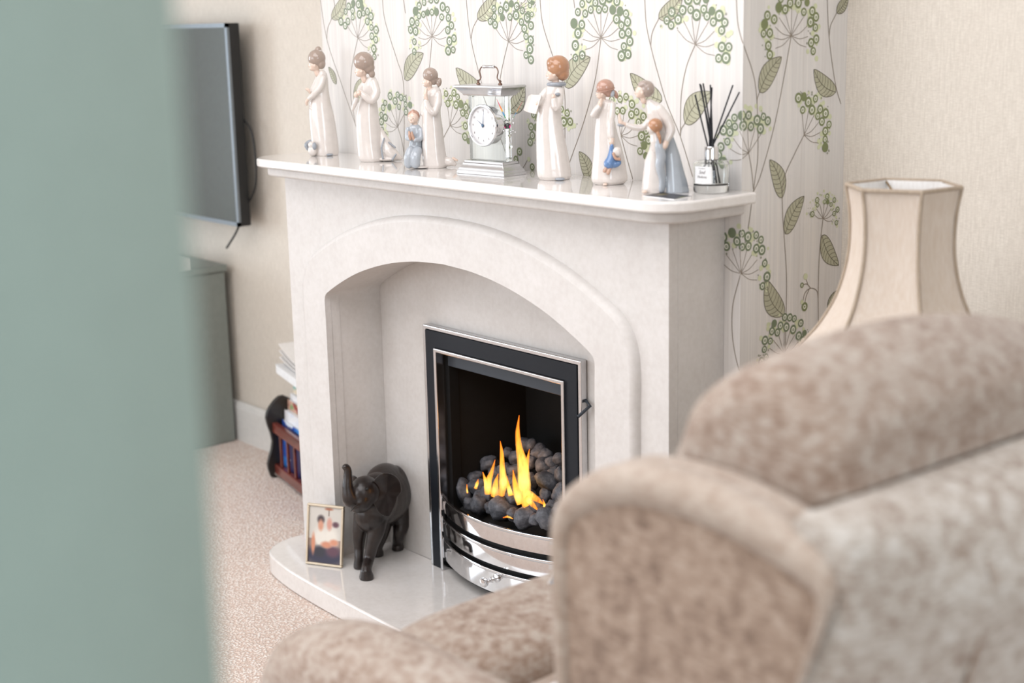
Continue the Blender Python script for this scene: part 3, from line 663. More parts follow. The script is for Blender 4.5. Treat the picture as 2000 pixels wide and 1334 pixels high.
# 2 girl looking down with a trailing blanket
f = Fig('girl_figurine', 'tall porcelain girl with a dark bob trailing a striped blanket behind her', 728, 317)
g = MB(); f.L(g, [(154, 727, 739), (160, 722, 743), (172, 716, 744), (186, 712, 743), (200, 706, 741), (227, 699, 743), (255, 698, 745), (285, 699, 747), (305, 700, 750), (314, 702, 751), (317, 705, 748)], .8, 5, .045, 1.2)
f.T(g, [(738, 165, 8, 7.5), (742, 184, 14, 8), (733, 198, 20, 8), (720, 190, 22, 6.5), (712, 182, 20, 5)]); f.T(g, [(722, 163, -6, 6), (712, 176, 0, 7), (708, 184, 10, 5)])
f.T(g, [(704, 194, 20, 4.5), (700, 204, 18, 5), (695, 216, 15, 3)]); f.part('gown', g, M['ivory'])
f.face(714, 142, 12, .25)
h = MB(); f.E(h, 719.5, 126, 20.5, 19, 19, 0, .35); f.E(h, 727, 137, 13, 12, 14); f.E(h, 734, 149, 6.2, 8, 6.5, 3); f.part('hair', h, M['hairdark'], .0013)
hd = MB(); f.E(hd, 704, 187, 5, 6, 5, 22); f.part('hand', hd, M['skin'], .001, 1)
hd = MB(); f.E(hd, 710, 184, 4.5, 5.5, 5, 24); f.part('hand', hd, M['skin'], .001, 1)
b_ = MB(); f.T(b_, [(744, 258, -6, 7), (752, 280, -2, 12), (760, 298, 4, 15), (772, 306, 6, 11), (782, 311, 6, 5)]); f.E(b_, 758, 312, 24, 5, 16, 2); b_.v = [(x, y, max(z, 0)) for x, y, z in b_.v]; f.part('blanket', b_, M['ivory'], .0013, 2)
st = MB(); f.T(st, [(753, 272, 12, 1.6), (748, 290, 19, 1.8), (750, 310, 20, 2)]); f.T(st, [(762, 280, 10, 1.6), (774, 290, 13, 1.8)]); f.T(st, [(775, 303, 17, 1.6), (768, 313, 18, 2)]); obj('blanket_stripes', st, M['slate'], f.e, world=False, smooth=True)

# 3 praying pair
f = Fig('praying_children_figurine', 'praying porcelain girl with a kneeling boy in grey blue beside her', 838, 330)
g = MB(); f.L(g, [(174, 850, 862), (180, 844, 866), (190, 836, 867), (205, 832, 865), (227, 828, 864), (255, 826, 867), (285, 825, 869), (312, 824, 872), (325, 827, 874), (330, 830, 871)], .85, 5, .04, .4)
f.T(g, [(862, 188, 6, 6), (860, 206, 14, 8), (853, 222, 20, 7), (843, 214, 22, 6), (838, 200, 20, 5)]); f.T(g, [(845, 188, -6, 5), (832, 210, -4, 5), (829, 226, 2, 4)])
f.T(g, [(866, 318, -2, 10), (880, 319, 2, 9), (888, 323, 3, 5)]); g.v = [(x, y, max(z, 0)) for x, y, z in g.v]; f.part('gown', g, M['ivory'])
f.face(842, 164, 10, .2)
h = MB(); f.E(h, 847, 152, 15, 14.5, 14.5, 0, .5); f.E(h, 853, 162, 8, 9, 10); f.E(h, 863.5, 166, 5, 9, 5.5, 3, .2); f.part('hair', h, M['hairdark'], .0012)
hd = MB(); f.T(hd, [(839, 199, 20, 4), (837, 188, 19, 4.5), (839, 178, 17, 3)]); f.part('hand', hd, M['skin'], .001, 1)
hd = MB(); f.T(hd, [(886, 312, 4, 3), (893, 316, 5, 2.6)]); f.part('foot', hd, M['skin'], .001, 1)
f.face(811, 233, 10.5, 1.15)
h = MB(); f.E(h, 811.5, 229, 12, 11.5, 10.5, -4); f.E(h, 811, 218.5, 3, 2.6, 3); f.part('boy_hair', h, M['hairrose'], .0011)
g = MB(); f.L(g, [(245, 807, 820), (251, 801, 826), (262, 800, 827), (278, 802, 826), (290, 799, 826), (297, 799, 825)], .7); f.T(g, [(804, 295, 10, 9), (800, 306, 16, 9), (799, 320, 12, 9)]); f.T(g, [(818, 295, 10, 9), (814, 306, 18, 10), (813, 320, 16, 9.5)])
f.T(g, [(800, 254, 4, 5), (799, 270, 8, 5.5), (804, 272, 14, 4)]); f.T(g, [(825, 256, 4, 5), (824, 272, 10, 5), (814, 274, 18, 4)]); g.v = [(x, y, max(z, 0)) for x, y, z in g.v]; f.part('boy_pyjamas', g, M['blue'])
hd = MB(); f.T(hd, [(805, 272, 16, 3), (804, 264, 17, 3.4), (803, 258, 16, 2)]); f.part('hand', hd, M['tan'], .0009, 1)
hd = MB(); f.T(hd, [(812, 273, 18, 3), (809, 265, 18, 3), (808, 259, 17, 2)]); f.part('hand', hd, M['tan'], .0009, 1)
b_ = MB(); f.E(b_, 822, 327, 24, 3, 20, 0); b_.v = [(x, y, max(z, 0)) for x, y, z in b_.v]; f.part('base', b_, M['ivory'], .0011, 1)

# 4 choir boy with an open book
f = Fig('choirboy_figurine', 'tall porcelain choirboy with copper hair holding an open book', 1082, 353)
g = MB(); f.L(g, [(166, 1080, 1102), (174, 1071, 1103), (186, 1064, 1103), (200, 1058, 1101), (215, 1053, 1098), (235, 1050, 1098), (262, 1049, 1102), (300, 1049, 1109), (335, 1049, 1114), (348, 1051, 1115), (353, 1056, 1111)], .8, 6, .035, .9)
f.T(g, [(1096, 182, 8, 8), (1093, 200, 20, 9), (1087, 212, 26, 9), (1084, 198, 27, 6)]); f.T(g, [(1070, 182, 4, 7), (1062, 194, 8, 9), (1054, 202, 12, 8)])
f.part('gown', g, M['ivory'])
f.face(1085, 150, 13.5, .15)
h = MB(); f.E(h, 1094, 137, 22, 22, 21); f.E(h, 1102, 150, 13, 14, 16); f.E(h, 1082, 130, 11, 12, 17); h2 = f.part('hair', h, M['hairred'], .0013)
c_ = MB(); c_.tube([f.p(1090+15*math.cos(t), 170, 12*math.sin(t)) for t in [2*PI*k/24 for k in range(24)]], 4.5/f.s, 10, closed=True); f.E(c_, 1091, 188, 5.5, 3.5, 5, 24); f.part('collar', c_, M['slate'], .0011, 2)
k_ = MB()
def slab(mb, P, th):
    n = (P[1]-P[0]).cross(P[3]-P[0]).normalized()*th; mb.add([p-n for p in P]+[p+n for p in P], [(0, 1, 2, 3), (7, 6, 5, 4), (0, 4, 5, 1), (1, 5, 6, 2), (2, 6, 7, 3), (3, 7, 4, 0)])
slab(k_, [f.p(1041, 188, 8), f.p(1061, 189, 20), f.p(1049, 225, 20), f.p(1034, 222, 8)], .0012); slab(k_, [f.p(1041, 188, 8), f.p(1034, 222, 8), f.p(1026, 219, -6), f.p(1036, 192, -6)], .0012)
obj('book', k_, M['ivory'], f.e, world=False, bevel=.0008)
hd = MB(); f.E(hd, 1083, 192, 4, 5.5, 4.5, 28); f.part('hand', hd, M['skin'], .001, 1)
hd = MB(); f.E(hd, 1052, 206, 4, 5, 4, 16); f.part('hand', hd, M['skin'], .001, 1)
sh = MB(); f.E(sh, 1093, 350, 10, 3.2, 6, 24); f.part('shoe', sh, M['slate'], .001, 1)

# 5 girl holding a doll
f = Fig('girl_figurine', 'porcelain girl rubbing her eye and dangling a doll in a blue dress', 1190, 362)
g = MB(); f.L(g, [(199, 1180, 1193), (205, 1176, 1201), (216, 1170, 1203), (235, 1165, 1201), (262, 1162, 1206), (285, 1161, 1213), (310, 1159, 1219), (335, 1156, 1223), (350, 1155, 1225), (358, 1157, 1223), (362, 1162, 1217)], .8, 5, .04, 2.)
f.T(g, [(1197, 208, 8, 6.5), (1195, 225, 15, 7), (1193, 245, 20, 7), (1194, 268, 22, 6)]); f.T(g, [(1180, 207, 0, 6), (1168, 216, 4, 7), (1160, 228, 8, 7), (1164, 220, 14, 6), (1171, 211, 15, 4.5)])
f.part('gown', g, M['ivory'])
f.face(1177, 187, 10.5, .2)
h = MB(); f.E(h, 1184, 176, 17.5, 16, 16.5); f.E(h, 1190, 185, 10, 10, 12); f.E(h, 1204, 190, 4.5, 8.5, 5, 2, -.3); f.part('hair', h, M['hairrose'], .0012)
br = MB(); br.tube([f.p(1184+18*math.cos(t), 180+2*math.sin(t)-3*math.cos(t), 17*math.sin(t)) for t in [2*PI*k/24 for k in range(24)]], .9/f.s, 8, closed=True); obj('hairband', br, M['hairrose'], f.e, world=False, smooth=True)
bw = MB(); f.E(bw, 1197, 188, 4.5, 7, 4, 8, .2); f.part('bow', bw, M['blue'], .001, 1)
hd = MB(); f.T(hd, [(1171, 212, 15, 4), (1173, 205, 14, 5), (1175, 199, 11, 3.5)]); f.part('hand', hd, M['skin'], .001, 1)
hd = MB(); f.T(hd, [(1194, 268, 22, 4.6), (1194, 279, 22, 5.5), (1194, 285, 21, 3.5)]); f.part('hand', hd, M['skin'], .001, 1)
hd = MB(); f.E(hd, 1180, 359.5, 5, 2.5, 4, 27); f.part('foot', hd, M['skin'], .001, 1)
dl = MB(); f.T(dl, [(1194, 285, 24, 3.5), (1193, 296, 25, 5), (1192, 310, 27, 9), (1188, 320, 28, 11)]); f.E(dl, 1197, 320, 13, 8, 7, 28); f.E(dl, 1206, 318, 6, 6, 6, 28); f.part('doll_dress', dl, M['cobalt'], .0011, 2)
dl = MB(); f.E(dl, 1204, 298, 9.5, 10.5, 8, 28); f.part('doll_bonnet', dl, M['ivory'], .0011, 2)
dl = MB(); f.T(dl, [(1196, 300, 34, 3), (1200, 309, 36, 3), (1208, 311, 35, 3)]); f.T(dl, [(1184, 326, 30, 3), (1179, 333, 31, 4)]); f.T(dl, [(1190, 328, 32, 3), (1186, 337, 33, 4)]); f.part('doll_limbs', dl, M['tan'], .001, 1)

# 6 stooping boy leading a small child
f = Fig('stooping_boy_figurine', 'porcelain boy stooping forward with a small child in his blue cloak', 1298, 378)
g = MB(); f.T(g, [(1269, 205, 0, 8), (1278, 218, 0, 17), (1287, 238, 0, 21), (1295, 262, 0, 20), (1292, 285, 0, 20)]); f.L(g, [(262, 1278, 1312), (287, 1271, 1312), (317, 1259, 1312), (345, 1256, 1316), (372, 1253, 1318), (378, 1256, 1316)], .7, 5, .04, .3)
f.T(g, [(1287, 216, 14, 9), (1300, 236, 20, 10), (1307, 257, 24, 9.5), (1299, 276, 28, 6.5)]); f.T(g, [(1270, 240, -10, 8), (1258, 252, -8, 7), (1240, 252, -6, 6.5), (1226, 247, -4, 5)])
f.part('gown', g, M['ivory'])
f.face(1253, 184, 11.5, .1, True)
h = MB(); f.E(h, 1264.5, 179, 15, 16, 15); f.E(h, 1258, 170, 12, 8, 13, 0, -.2); f.part('hair', h, M['hairgrey'], .0012)
ck = MB(); f.L(ck, [(268, 1300, 1314), (285, 1296, 1320), (303, 1291, 1326), (333, 1290, 1333), (360, 1288, 1340), (378, 1288, 1343)], .8, 4, .07, 1.1, dy=6); f.T(ck, [(1281, 268, 30, 6), (1283, 285, 32, 9), (1288, 305, 30, 10), (1286, 325, 28, 9), (1291, 350, 24, 7), (1290, 372, 22, 6)]); ck.v = [(x, y, max(z, 0)) for x, y, z in ck.v]; f.part('cloak', ck, M['blue'])
hd = MB(); f.T(hd, [(1299, 276, 28, 5.5), (1294, 286, 32, 7), (1290, 290, 34, 4)]); f.part('hand', hd, M['skin'], .001, 1)
hd = MB(); f.T(hd, [(1222, 246, -4, 4), (1214, 242, -3, 4.5), (1211, 232, -3, 3), (1211, 226, -3, 2)]); f.part('hand', hd, M['skin'], .001, 1)
hd = MB(); f.E(hd, 1257, 374, 5.5, 3.5, 5, 20); f.part('foot', hd, M['skin'], .001, 1)
cf = MB(); f.E(cf, 1214, 247, 8, 3.2, 5, -3, .1); f.part('cuff', cf, M['slate'], .001, 1)
h = MB(); f.E(h, 1277, 247, 14.5, 14.5, 14.5, 30); f.T(h, [(1281, 260, 38, 3.5), (1284, 268, 40, 3.6), (1286, 280, 39, 2)]); f.part('child_hair', h, M['hairred'], .0011)
h = MB(); f.E(h, 1272, 252, 11, 11, 10, 30); f.T(h, [(1275, 262, 28, 8), (1277, 276, 28, 10), (1279, 292, 27, 9)]); f.part('child_body', h, M['ivory'], .0012)

# ================================================================== CARRIAGE CLOCK
P0 = on(892, 338, z=MT); P1 = on(984, 346, z=MT)
cz = math.atan2(P1.y-P0.y, P1.x-P0.x); ck = thing('carriage_clock', 'silver carriage clock with clear glass body and round white dial', 'clock', (P0.x, P0.y, MT), cz)
cw = (P1-P0).length; cd = .062
def loz(mb, steps, mi=0):                      # stacked rectangular mouldings: (inset, z)
    rs = [[(i, i*.75, z), (cw-i, i*.75, z), (cw-i, cd-i*.75, z), (i, cd-i*.75, z)] for i, z in steps]; return mb.rings(rs)
obj('base', loz(MB(), [(0, 0), (0, .004), (.003, .007), (.003, .010), (.007, .014), (.010, .018), (.010, .021), (.013, .022), (.013, .026)]), M['satin'], ck, world=False, bevel=.0008)
GT = .156
obj('top', loz(MB(), [(.014, GT-.004), (.012, GT), (.008, GT+.003), (.004, GT+.008), (-.002, GT+.012), (-.002, GT+.0155), (.0, GT+.0165)]), M['satin'], ck, world=False, bevel=.0008)
gy0, gy1 = .022, .038
obj('glass_body', MB().box((.016, gy0, .0262), (cw-.016, gy1, GT-.0042)), M['gglass'], ck, world=False, bevel=.0012)
pd = on(946, 245, y=P0.y+.01); lc = Matrix.Rotation(-cz, 3, 'Z') @ (pd-Vector((P0.x, P0.y, MT))); dc = (lc.x, 0, lc.z)
drum = MB(); drum.lathe([(.0375, gy0-.0002), (.0375, .004), (.0405, .003), (.0405, -.001), (.039, -.003), (.0365, -.003), (.0358, .0), (.0358, .002)], dc, 48, 0, 'y', cap=False)
obj('bezel', drum, M['chrome'], ck, world=False, smooth=True)
obj('dial', MB().lathe([(.036, .0018), (.036, .004)], dc, 48, 0, 'y'), M['dial'], ck, world=False)
hn = MB()
def hand(a, L, w, y): d = Vector((math.sin(a), 0, math.cos(a))); n = Vector((d.z, 0, -d.x)); c = Vector((dc[0], y, dc[2])); hn.add([c-d*L*.15-n*w, c+d*L, c-d*L*.15+n*w, c-d*L*.15-n*w-Vector((0, .0006, 0)), c+d*L-Vector((0, .0006, 0)), c-d*L*.15+n*w-Vector((0, .0006, 0))], [(0, 1, 2), (5, 4, 3), (0, 3, 4, 1), (1, 4, 5, 2), (2, 5, 3, 0)])
hand(math.radians(-58), .019, .0009, .0010); hand(math.radians(8), .029, .0008, .0004)
hn.lathe([(.0028, .0012), (.0028, -.0008), (.0015, -.0014)], (dc[0], 0, dc[2]), 14, 0, 'y'); obj('clock_hands', hn, M['needle'], ck, world=False)
for k in range(12):
    a = math.radians(30*(k+1)); text('numeral', str(k+1), .0058, ck, M['textdark'], (dc[0]+.029*math.sin(a), .0016, dc[2]+.029*math.cos(a)), (PI/2, 0, 0), ext=.0001)
hb = MB(); cxm = cw/2; hw_ = .031; zt = GT+.0165
path = [(cxm-hw_, cd/2, zt), (cxm-hw_+.001, cd/2, zt+.006), (cxm-hw_+.008, cd/2, zt+.013), (cxm-hw_+.005, cd/2, zt+.024), (cxm-hw_+.008, cd/2, zt+.031), (cxm-hw_+.016, cd/2, zt+.034)]
hb.tube(catmull(path+[(2*cxm-x, y, z) for x, y, z in reversed(path)], 4), .0013, 8)
for sx in (-1, 1): hb.lathe([(.0042, 0), (.0042, .002), (.002, .004), (.003, .007), (.001, .009)], (cxm+sx*hw_, cd/2, zt), 12)
hd_ = obj('handle', hb, M['copperm'], ck, world=False, smooth=True)
g_ = MB(); g_.lathe([(.0025, -.016), (.0032, -.015), (.0032, -.012), (.0027, -.011), (.0027, .011), (.0032, .012), (.0032, .015), (.0025, .016)], (cxm, cd/2, zt+.034), 14, 0, 'x'); obj('handle_grip', g_, M['satin'], hd_, world=False, smooth=True)

# bead and crystal charm leaning on the clock
P = on(993, 245, y=P1.y+.012)
ch = thing('crystal_charm', 'small glass bead charm with rainbow wings hanging at the clock edge', 'ornament', tuple(P), YAW)
sc = 1/(FPX/(P-CAM).dot(FW))
def cp(u, v, dy=0): return Vector(((u-993)*sc, -dy*sc, (245-v)*sc/.977))
obj('glass_bead', MB().ell(cp(990, 243), (8.5*sc, 7*sc, 9*sc)), M['cglass'], ch, world=False, smooth=True)
obj('bead_core', MB().ell(cp(991, 246), (4.8*sc, 4*sc, 5.5*sc)), M['cobalt'], ch, world=False, smooth=True)
pk = plain('pink_enamel', (220, 60, 130), .2); obj('bead_stripe', MB().ell(cp(986.5, 246, 3), (2*sc, 2.4*sc, 4.4*sc)), pk, ch, world=False, smooth=True); obj('bead_stripe', MB().ell(cp(995.5, 246, 3), (2*sc, 2.4*sc, 4.4*sc)), pk, ch, world=False, smooth=True)
wc = [(190, 30, 60), (200, 40, 90), (230, 120, 40), (240, 180, 60), (60, 140, 190), (70, 150, 80)]
for P_, Q_ in (((971, 194), (988, 232)), ((1023, 198), (1002, 232))):
    w_ = MB(); a = cp(*P_); b = cp(*Q_); pts = [a.lerp(b, k/10) for k in range(11)]
    w_.tube(pts, [.3*sc+min(k, 10-k*.6)*.32*sc for k in range(11)], 8, flat=.3, col=[srgb(wc[min(5, int(k/10*5.99))]) for k in range(11)]); obj('wing', w_, mat_vcol('rainbow_enamel', .2, .5), ch, world=False, smooth=True, col=True)
bd_ = MB()
for u, v, r in ((1003, 241, 3), (984, 255, 2), (992, 256, 1.6), (997, 257, 2), (1002, 255, 1.6), (1006, 258, 1.6), (988, 233, 1.8), (1002, 233, 1.8)): bd_.ell(cp(u, v, 2), (r*sc, r*sc, r*sc), None, 10, 8)
obj('small_beads', bd_, M['satin'], ch, world=False, smooth=True)
rg = MB(); rg.tube([cp(995+3*math.cos(t), 264+3*math.sin(t)) for t in [2*PI*k/16 for k in range(16)]], .5*sc, 6, closed=True); rg.tube([cp(995, 267), cp(995.5, 276)], .4*sc, 6); obj('ring', rg, M['copperm'], ch, world=False, smooth=True)
obj('crystal_drop', MB().rings([[cp(996+r*math.cos(2*PI*k/8), v, r*math.sin(2*PI*k/8)) for k in range(8)] for r, v in ((.4, 275), (2.6, 280), (4.4, 285), (3, 289), (.4, 291))]), M['cglass'], ch, world=False)

# ================================================================== REED DIFFUSER
P = on(1394, 379, z=MT); P = P + Vector((-.76, .62, 0))*.030; R_ = .0305
rd = thing('reed_diffuser', 'clear glass reed diffuser with chrome collar and black reeds', 'diffuser', (P.x, P.y, MT), YAW)
sb = FPX/(P-CAM).dot(FW)
bt_ = MB(); bt_.lathe([(.004, 0), (R_-.003, 0), (R_, .003), (R_, .049), (R_-.004, .0535), (.012, .055), (.011, .060), (.009, .060), (.0095, .054), (R_-.006, .0505), (R_-.0028, .047), (R_-.0028, .016), (R_-.006, .0135), (.002, .0135)], n=48)
obj('bottle', bt_, M['cglass'], rd, world=False, smooth=True)
obj('collar', MB().lathe([(.0085, .056), (.0122, .056), (.0122, .076), (.0115, .0775), (.0085, .0775)], n=32), M['chrome'], rd, world=False, smooth=True)
vtop = 379
for u, v, ub, vb in ((1362, 196, 1404, 355), (1371, 176, 1400, 360), (1377, 175, 1398, 362), (1391, 178, 1396, 361), (1394, 183, 1402, 358), (1436, 180, 1389, 352), (1448, 193, 1388, 350), (1373, 178, 1401, 361)):
    a = Vector(((u-1394)/sb, random.uniform(-.004, .004)+(.006 if u > 1400 else 0), (379-v)/sb/.972)); c = Vector((random.uniform(-.0035, .0035), random.uniform(-.003, .003), .077))
    if u < 1366: c.x = -.006
    dv_ = (c-a).normalized(); t = (c.z-.017)/-dv_.z; b = c+dv_*t
    rr_ = math.hypot(b.x, b.y)
    if rr_ > R_-.006: b.x *= (R_-.006)/rr_; b.y *= (R_-.006)/rr_
    obj('reed', MB().tube([a, c, b], .00135, 8), M['reed'], rd, world=False, smooth=True)
lb = MB(); rs = []
for k in range(13):
    a = math.radians(180+22+62*k/12); rs.append([((R_+.0003)*math.cos(a), (R_+.0003)*math.sin(a), z) for z in (.017, .046)]+[((R_+.0007)*math.cos(a), (R_+.0007)*math.sin(a), z) for z in (.046, .017)])
lbo = obj('label', lb.rings(rs), M['white'], rd, world=False, smooth=True)
am = math.radians(180+52)
for body, z, sz in (('Soul', .0365, .0085), ('Medicine', .0285, .0062), ('I', .0205, .005), ('home fragrance', .043, .0026)):
    text('lettering', body, sz, lbo, M['textdark'], ((R_+.0011)*math.cos(am), (R_+.0011)*math.sin(am), z), (PI/2, 0, am+PI/2), shear=.35, ext=.00005, sx=.8)

# dark picture card
pts = [on(u, v, z=MT) for u, v in ((1256, 383), (1293, 377), (1351, 384), (1317, 390.5))]
c_ = MB(); n_ = 20; vs = []; cs = []
for h in (.0012,):
    for j in range(n_+1):
        for i in range(n_+1):
            a = pts[0].lerp(pts[1], j/n_); b = pts[3].lerp(pts[2], j/n_); q = a.lerp(b, i/n_); vs.append((q.x, q.y, MT+h))
            x, y = i/n_, j/n_; g0 = max(0, 1-math.hypot((x-.25)/.22, (y-.6)/.4)); g1 = max(0, 1-math.hypot((x-.93)/.09, (y-.55)/.25)); cs.append(srgb((40+90*g0+70*g1, 38+80*g0+90*g1, 46+20*g0)))
c_.add(vs, [(j*(n_+1)+i, j*(n_+1)+i+1, (j+1)*(n_+1)+i+1, (j+1)*(n_+1)+i) for j in range(n_) for i in range(n_)], 0, cs)
cb_ = MB(); cb_.prism([(p.x, p.y) for p in pts], MT+.0001, MT+.0011)
card = tag(obj('picture_card', cb_, M['white']), 'dark glossy picture card lying flat at the mantel front edge', 'card')
obj('printed_face', c_, M['printgloss'], card, col=True)

# ================================================================== PHOTO FRAME
A = on(596, 1102, z=HZ); B = on(667, 1111, z=HZ); az = math.atan2(B.y-A.y, B.x-A.x); w = (B-A).length
pf = thing('photo_frame', 'small gold picture frame leaning on the surround beside the elephant', 'picture frame', (A.x, A.y, HZ), az)
H = .142; lean = .17
def tilt(p): x, y, z = p; return (x, y*math.cos(lean)+z*math.sin(lean), z*math.cos(lean)-y*math.sin(lean)+.0015)
m = MB(); t = .0055
for a, b in (((0, 0, 0), (w, .009, t)), ((0, 0, H-t), (w, .009, H)), ((0, 0, t), (t, .009, H-t)), ((w-t, 0, t), (w, .009, H-t))): m.box(a, b)
m.v = [tilt(v) for v in m.v]; obj('frame', m, M['gold'], pf, world=False, bevel=.0015)
def blob(x, y, cx, cy, rx, ry, s=.55): return max(0, min(1, (1-math.hypot((x-cx)/rx, (y-cy)/ry))/s))
def photo(x, y):
    c = np.array([205, 200, 192.]) if y > .42 else np.array([150, 130, 120.])
    for (cx, cy, rx, ry, col) in ((.5, .12, .9, .20, (52, 52, 72)), (.35, .45, .26, .22, (226, 220, 210)), (.68, .45, .26, .24, (228, 222, 212)), (.35, .20, .24, .12, (50, 50, 60)), (.75, .22, .25, .12, (96, 66, 80)), (.14, .33, .07, .22, (206, 140, 110)), (.55, .33, .20, .07, (206, 140, 112)), (.78, .38, .16, .07, (210, 146, 118)),
                                (.36, .77, .13, .09, (62, 52, 56)), (.36, .67, .10, .12, (206, 150, 124)), (.63, .70, .10, .13, (206, 152, 136)), (.82, .70, .12, .06, (96, 66, 76)), (.60, .965, .15, .03, (168, 110, 84))):
        k = blob(x, y, cx, cy, rx*1.12, ry*1.12); c = c*(1-k)+np.array(col)*k
    if abs(x-.6) < .015 and .84 < y < .95: c = np.array([150, 136, 126])
    return tuple(c)
m = MB(); decal(m, (t, .004, t), (1, 0, 0), (0, 0, 1), w-2*t, H-2*t, 44, 60, photo); m.v = [tilt(v) for v in m.v]; obj('photograph', m, M['printgloss'], pf, world=False, col=True)
m = MB().box((t*.5, .0045, t*.5), (w-t*.5, .0085, H-t*.5)); m.v = [tilt(v) for v in m.v]; obj('backing', m, M['blackwood'], pf, world=False)

# ================================================================== ELEPHANT
Ff = on(716, 1131, z=HZ); F2 = on(702, 1110, z=HZ); Rn = on(777, 1074, z=HZ); R2 = on(738, 1086, z=HZ)
elx = thing('elephant_ornament', 'dark carved wooden elephant with raised trunk standing on the hearth', 'ornament', tuple((Ff+F2+Rn+R2)/4), 0)
ctr = (Ff+F2+Rn+R2)/4; fwd = ((Ff+F2)/2-(Rn+R2)/2); fwd.z = 0; fwd.normalize(); sde = Vector((fwd.y, -fwd.x, 0))      # sde: the animal's right
rot = Matrix((fwd, -sde, Vector((0, 0, 1)))).transposed()
def ep(u, v, dep=0):      # point whose silhouette falls on the photo's outline, at depth dep (m) behind the feet centre
    return on(u, v, d=(ctr-CAM).dot(FW)+dep)
m = MB()
m.ell(ep(755, 970, .02), (.098, .050, .064), rot, 28, 20)
m.ell(ep(763, 958, .05), (.065, .049, .060), rot); m.ell(ep(735, 975, -.04), (.06, .047, .062), rot); m.ell(ep(748, 935, .01), (.06, .036, .034), rot); m.ell(ep(724, 1005, -.055), (.036, .036, .042), rot)
m.ell(ep(712, 962, -.10), (.042, .034, .038), rot); m.ell(ep(705, 978, -.115), (.034, .027, .027), rot)
s_ = .00116
def leg(P, R): m.tube(catmull(P, 4), list(np.interp(np.linspace(0, 1, (len(P)-1)*4+1), np.linspace(0, 1, len(P)), R)), 16, round_ends=False)
up = Vector((0, 0, 1))
leg([ep(738, 1000, -.045), ep(735, 1035, -.055), ep(727, 1065, -.055), ep(720, 1095, -.055), Ff+up*.022, Ff+up*.008, Ff+up*.0005], [.027, .0205, .0145, .0120, .0120, .0165, .0165])
leg([ep(709, 1005, -.035), ep(702, 1040, -.035), ep(701, 1070, -.03), F2+up*.025, F2+up*.008, F2+up*.0005], [.022, .0165, .0120, .0105, .0135, .0135])
leg([ep(775, 985, .06), ep(783, 1020, .07), ep(779, 1045, .06), Rn+up*.018, Rn+up*.006, Rn+up*.0005], [.030, .022, .0140, .0120, .0145, .0145])
leg([ep(750, 1005, .05), ep(745, 1040, .05), R2+up*.022, R2+up*.008, R2+up*.0005], [.027, .018, .012, .014, .014])
leg([ep(698, 968, -.12), ep(685, 975, -.135), ep(679, 955, -.14), ep(679, 935, -.14), ep(679, 918, -.142), ep(675, 912, -.146), ep(673, 916, -.150)], [.026, .019, .013, .0105, .009, .008, .007])
m.tube([ep(700, 985, -.12), ep(692, 1000, -.125)], [.014, .008], 12)
leg([ep(795, 950, .10), ep(797, 985, .115), ep(796, 1020, .115)], [.006, .005, .006])
obj('body', m, M['ebony'], elx, remesh=.0022, sm=4)
def earmesh(c, ru, rv, back, tipv):
    mb = MB(); N = 26; vs = [c]; 
    for i in range(N):
        a = 2*PI*i/N; x = math.cos(a); z = math.sin(a); px = ru*x*(1+.15*z)*(.75 if z < -.2 and x > .4 else 1); pz = rv*z*(1.15 if z < -.5 and x < .35 else 1)
        vs.append(c+RT*px+Vector((0, 0, 1))*pz+FW*(back*x+.006*math.sin(3*a)))
    vs2 = [v+FW*.006 for v in vs]
    fs = [(0, i+1, (i+1) % N+1) for i in range(N)]+[(N+1, N+1+(i+1) % N+1, N+1+i+1) for i in range(N)]+[(i+1, N+1+i+1, N+1+(i+1) % N+1, (i+1) % N+1) for i in range(N)]
    return mb.add(vs, fs+[], 0) if False else mb.add(vs+vs2, fs)
obj('ear', earmesh(ep(755, 964, -.088), .031, .049, .030, 0), M['ebony'], elx, smooth=True, remesh=.0018, sm=4)
obj('ear', earmesh(ep(690, 946, -.055), .014, .022, -.02, 0), M['ebony'], elx, smooth=True, remesh=.0018, sm=4)
tk = MB(); tk.tube([ep(702, 985, -.145), ep(691, 990, -.155), ep(685, 999, -.16)], [.0032, .0025, .001], 10); obj('tusk', tk, M['ebony'], elx, smooth=True)
ey = MB(); ey.ell(ep(717, 955, -.138), (.004, .004, .003)); obj('eye', ey, M['dark'], elx, smooth=True)

# ================================================================== TELEVISION, CABINET
TY = .33
tl = on(444, 45, y=TY); br = on(467, 443, y=TY); tw = .98
tvx1 = (tl.x+br.x)/2; tz1 = tl.z; tz0 = br.z
tv = thing('television', 'flat screen television with slim grey bezel on the alcove wall', 'television', (tvx1-tw/2, TY+.02, tz0))
obj('casing', MB().box((tvx1-tw, TY+.003, tz0), (tvx1, TY+.04, tz1)), M['plastic'], tv, bevel=.004)
m = MB(); q = .012
for a, b in (((tvx1-tw, tz0), (tvx1, tz0+q)), ((tvx1-tw, tz1-q), (tvx1, tz1)), ((tvx1-tw, tz0), (tvx1-tw+q, tz1)), ((tvx1-q, tz0), (tvx1, tz1))): m.box((a[0], TY-.002, a[1]), (b[0], TY+.006, b[1]))
obj('bezel', m, M['tvframe'], tv)
obj('screen', MB().box((tvx1-tw+q, TY, tz0+q), (tvx1-q, TY+.004, tz1-q)), M['tvscreen'], tv)
obj('wall_bracket', MB().box((tvx1-tw/2-.15, TY+.04, .85), (tvx1-tw/2+.15, AY-.0005, 1.1)), M['plastic'], tv)
cbm = MB(); cbm.tube(catmull([(tvx1-.02, TY+.035, 1.02), (tvx1+.03, TY+.04, .98), (tvx1+.045, TY+.04, .90), (tvx1+.035, TY+.04, .82), (tvx1-.01, TY+.035, .76)], 6), .003, 8); obj('cable', cbm, M['plastic'], tv, smooth=True)
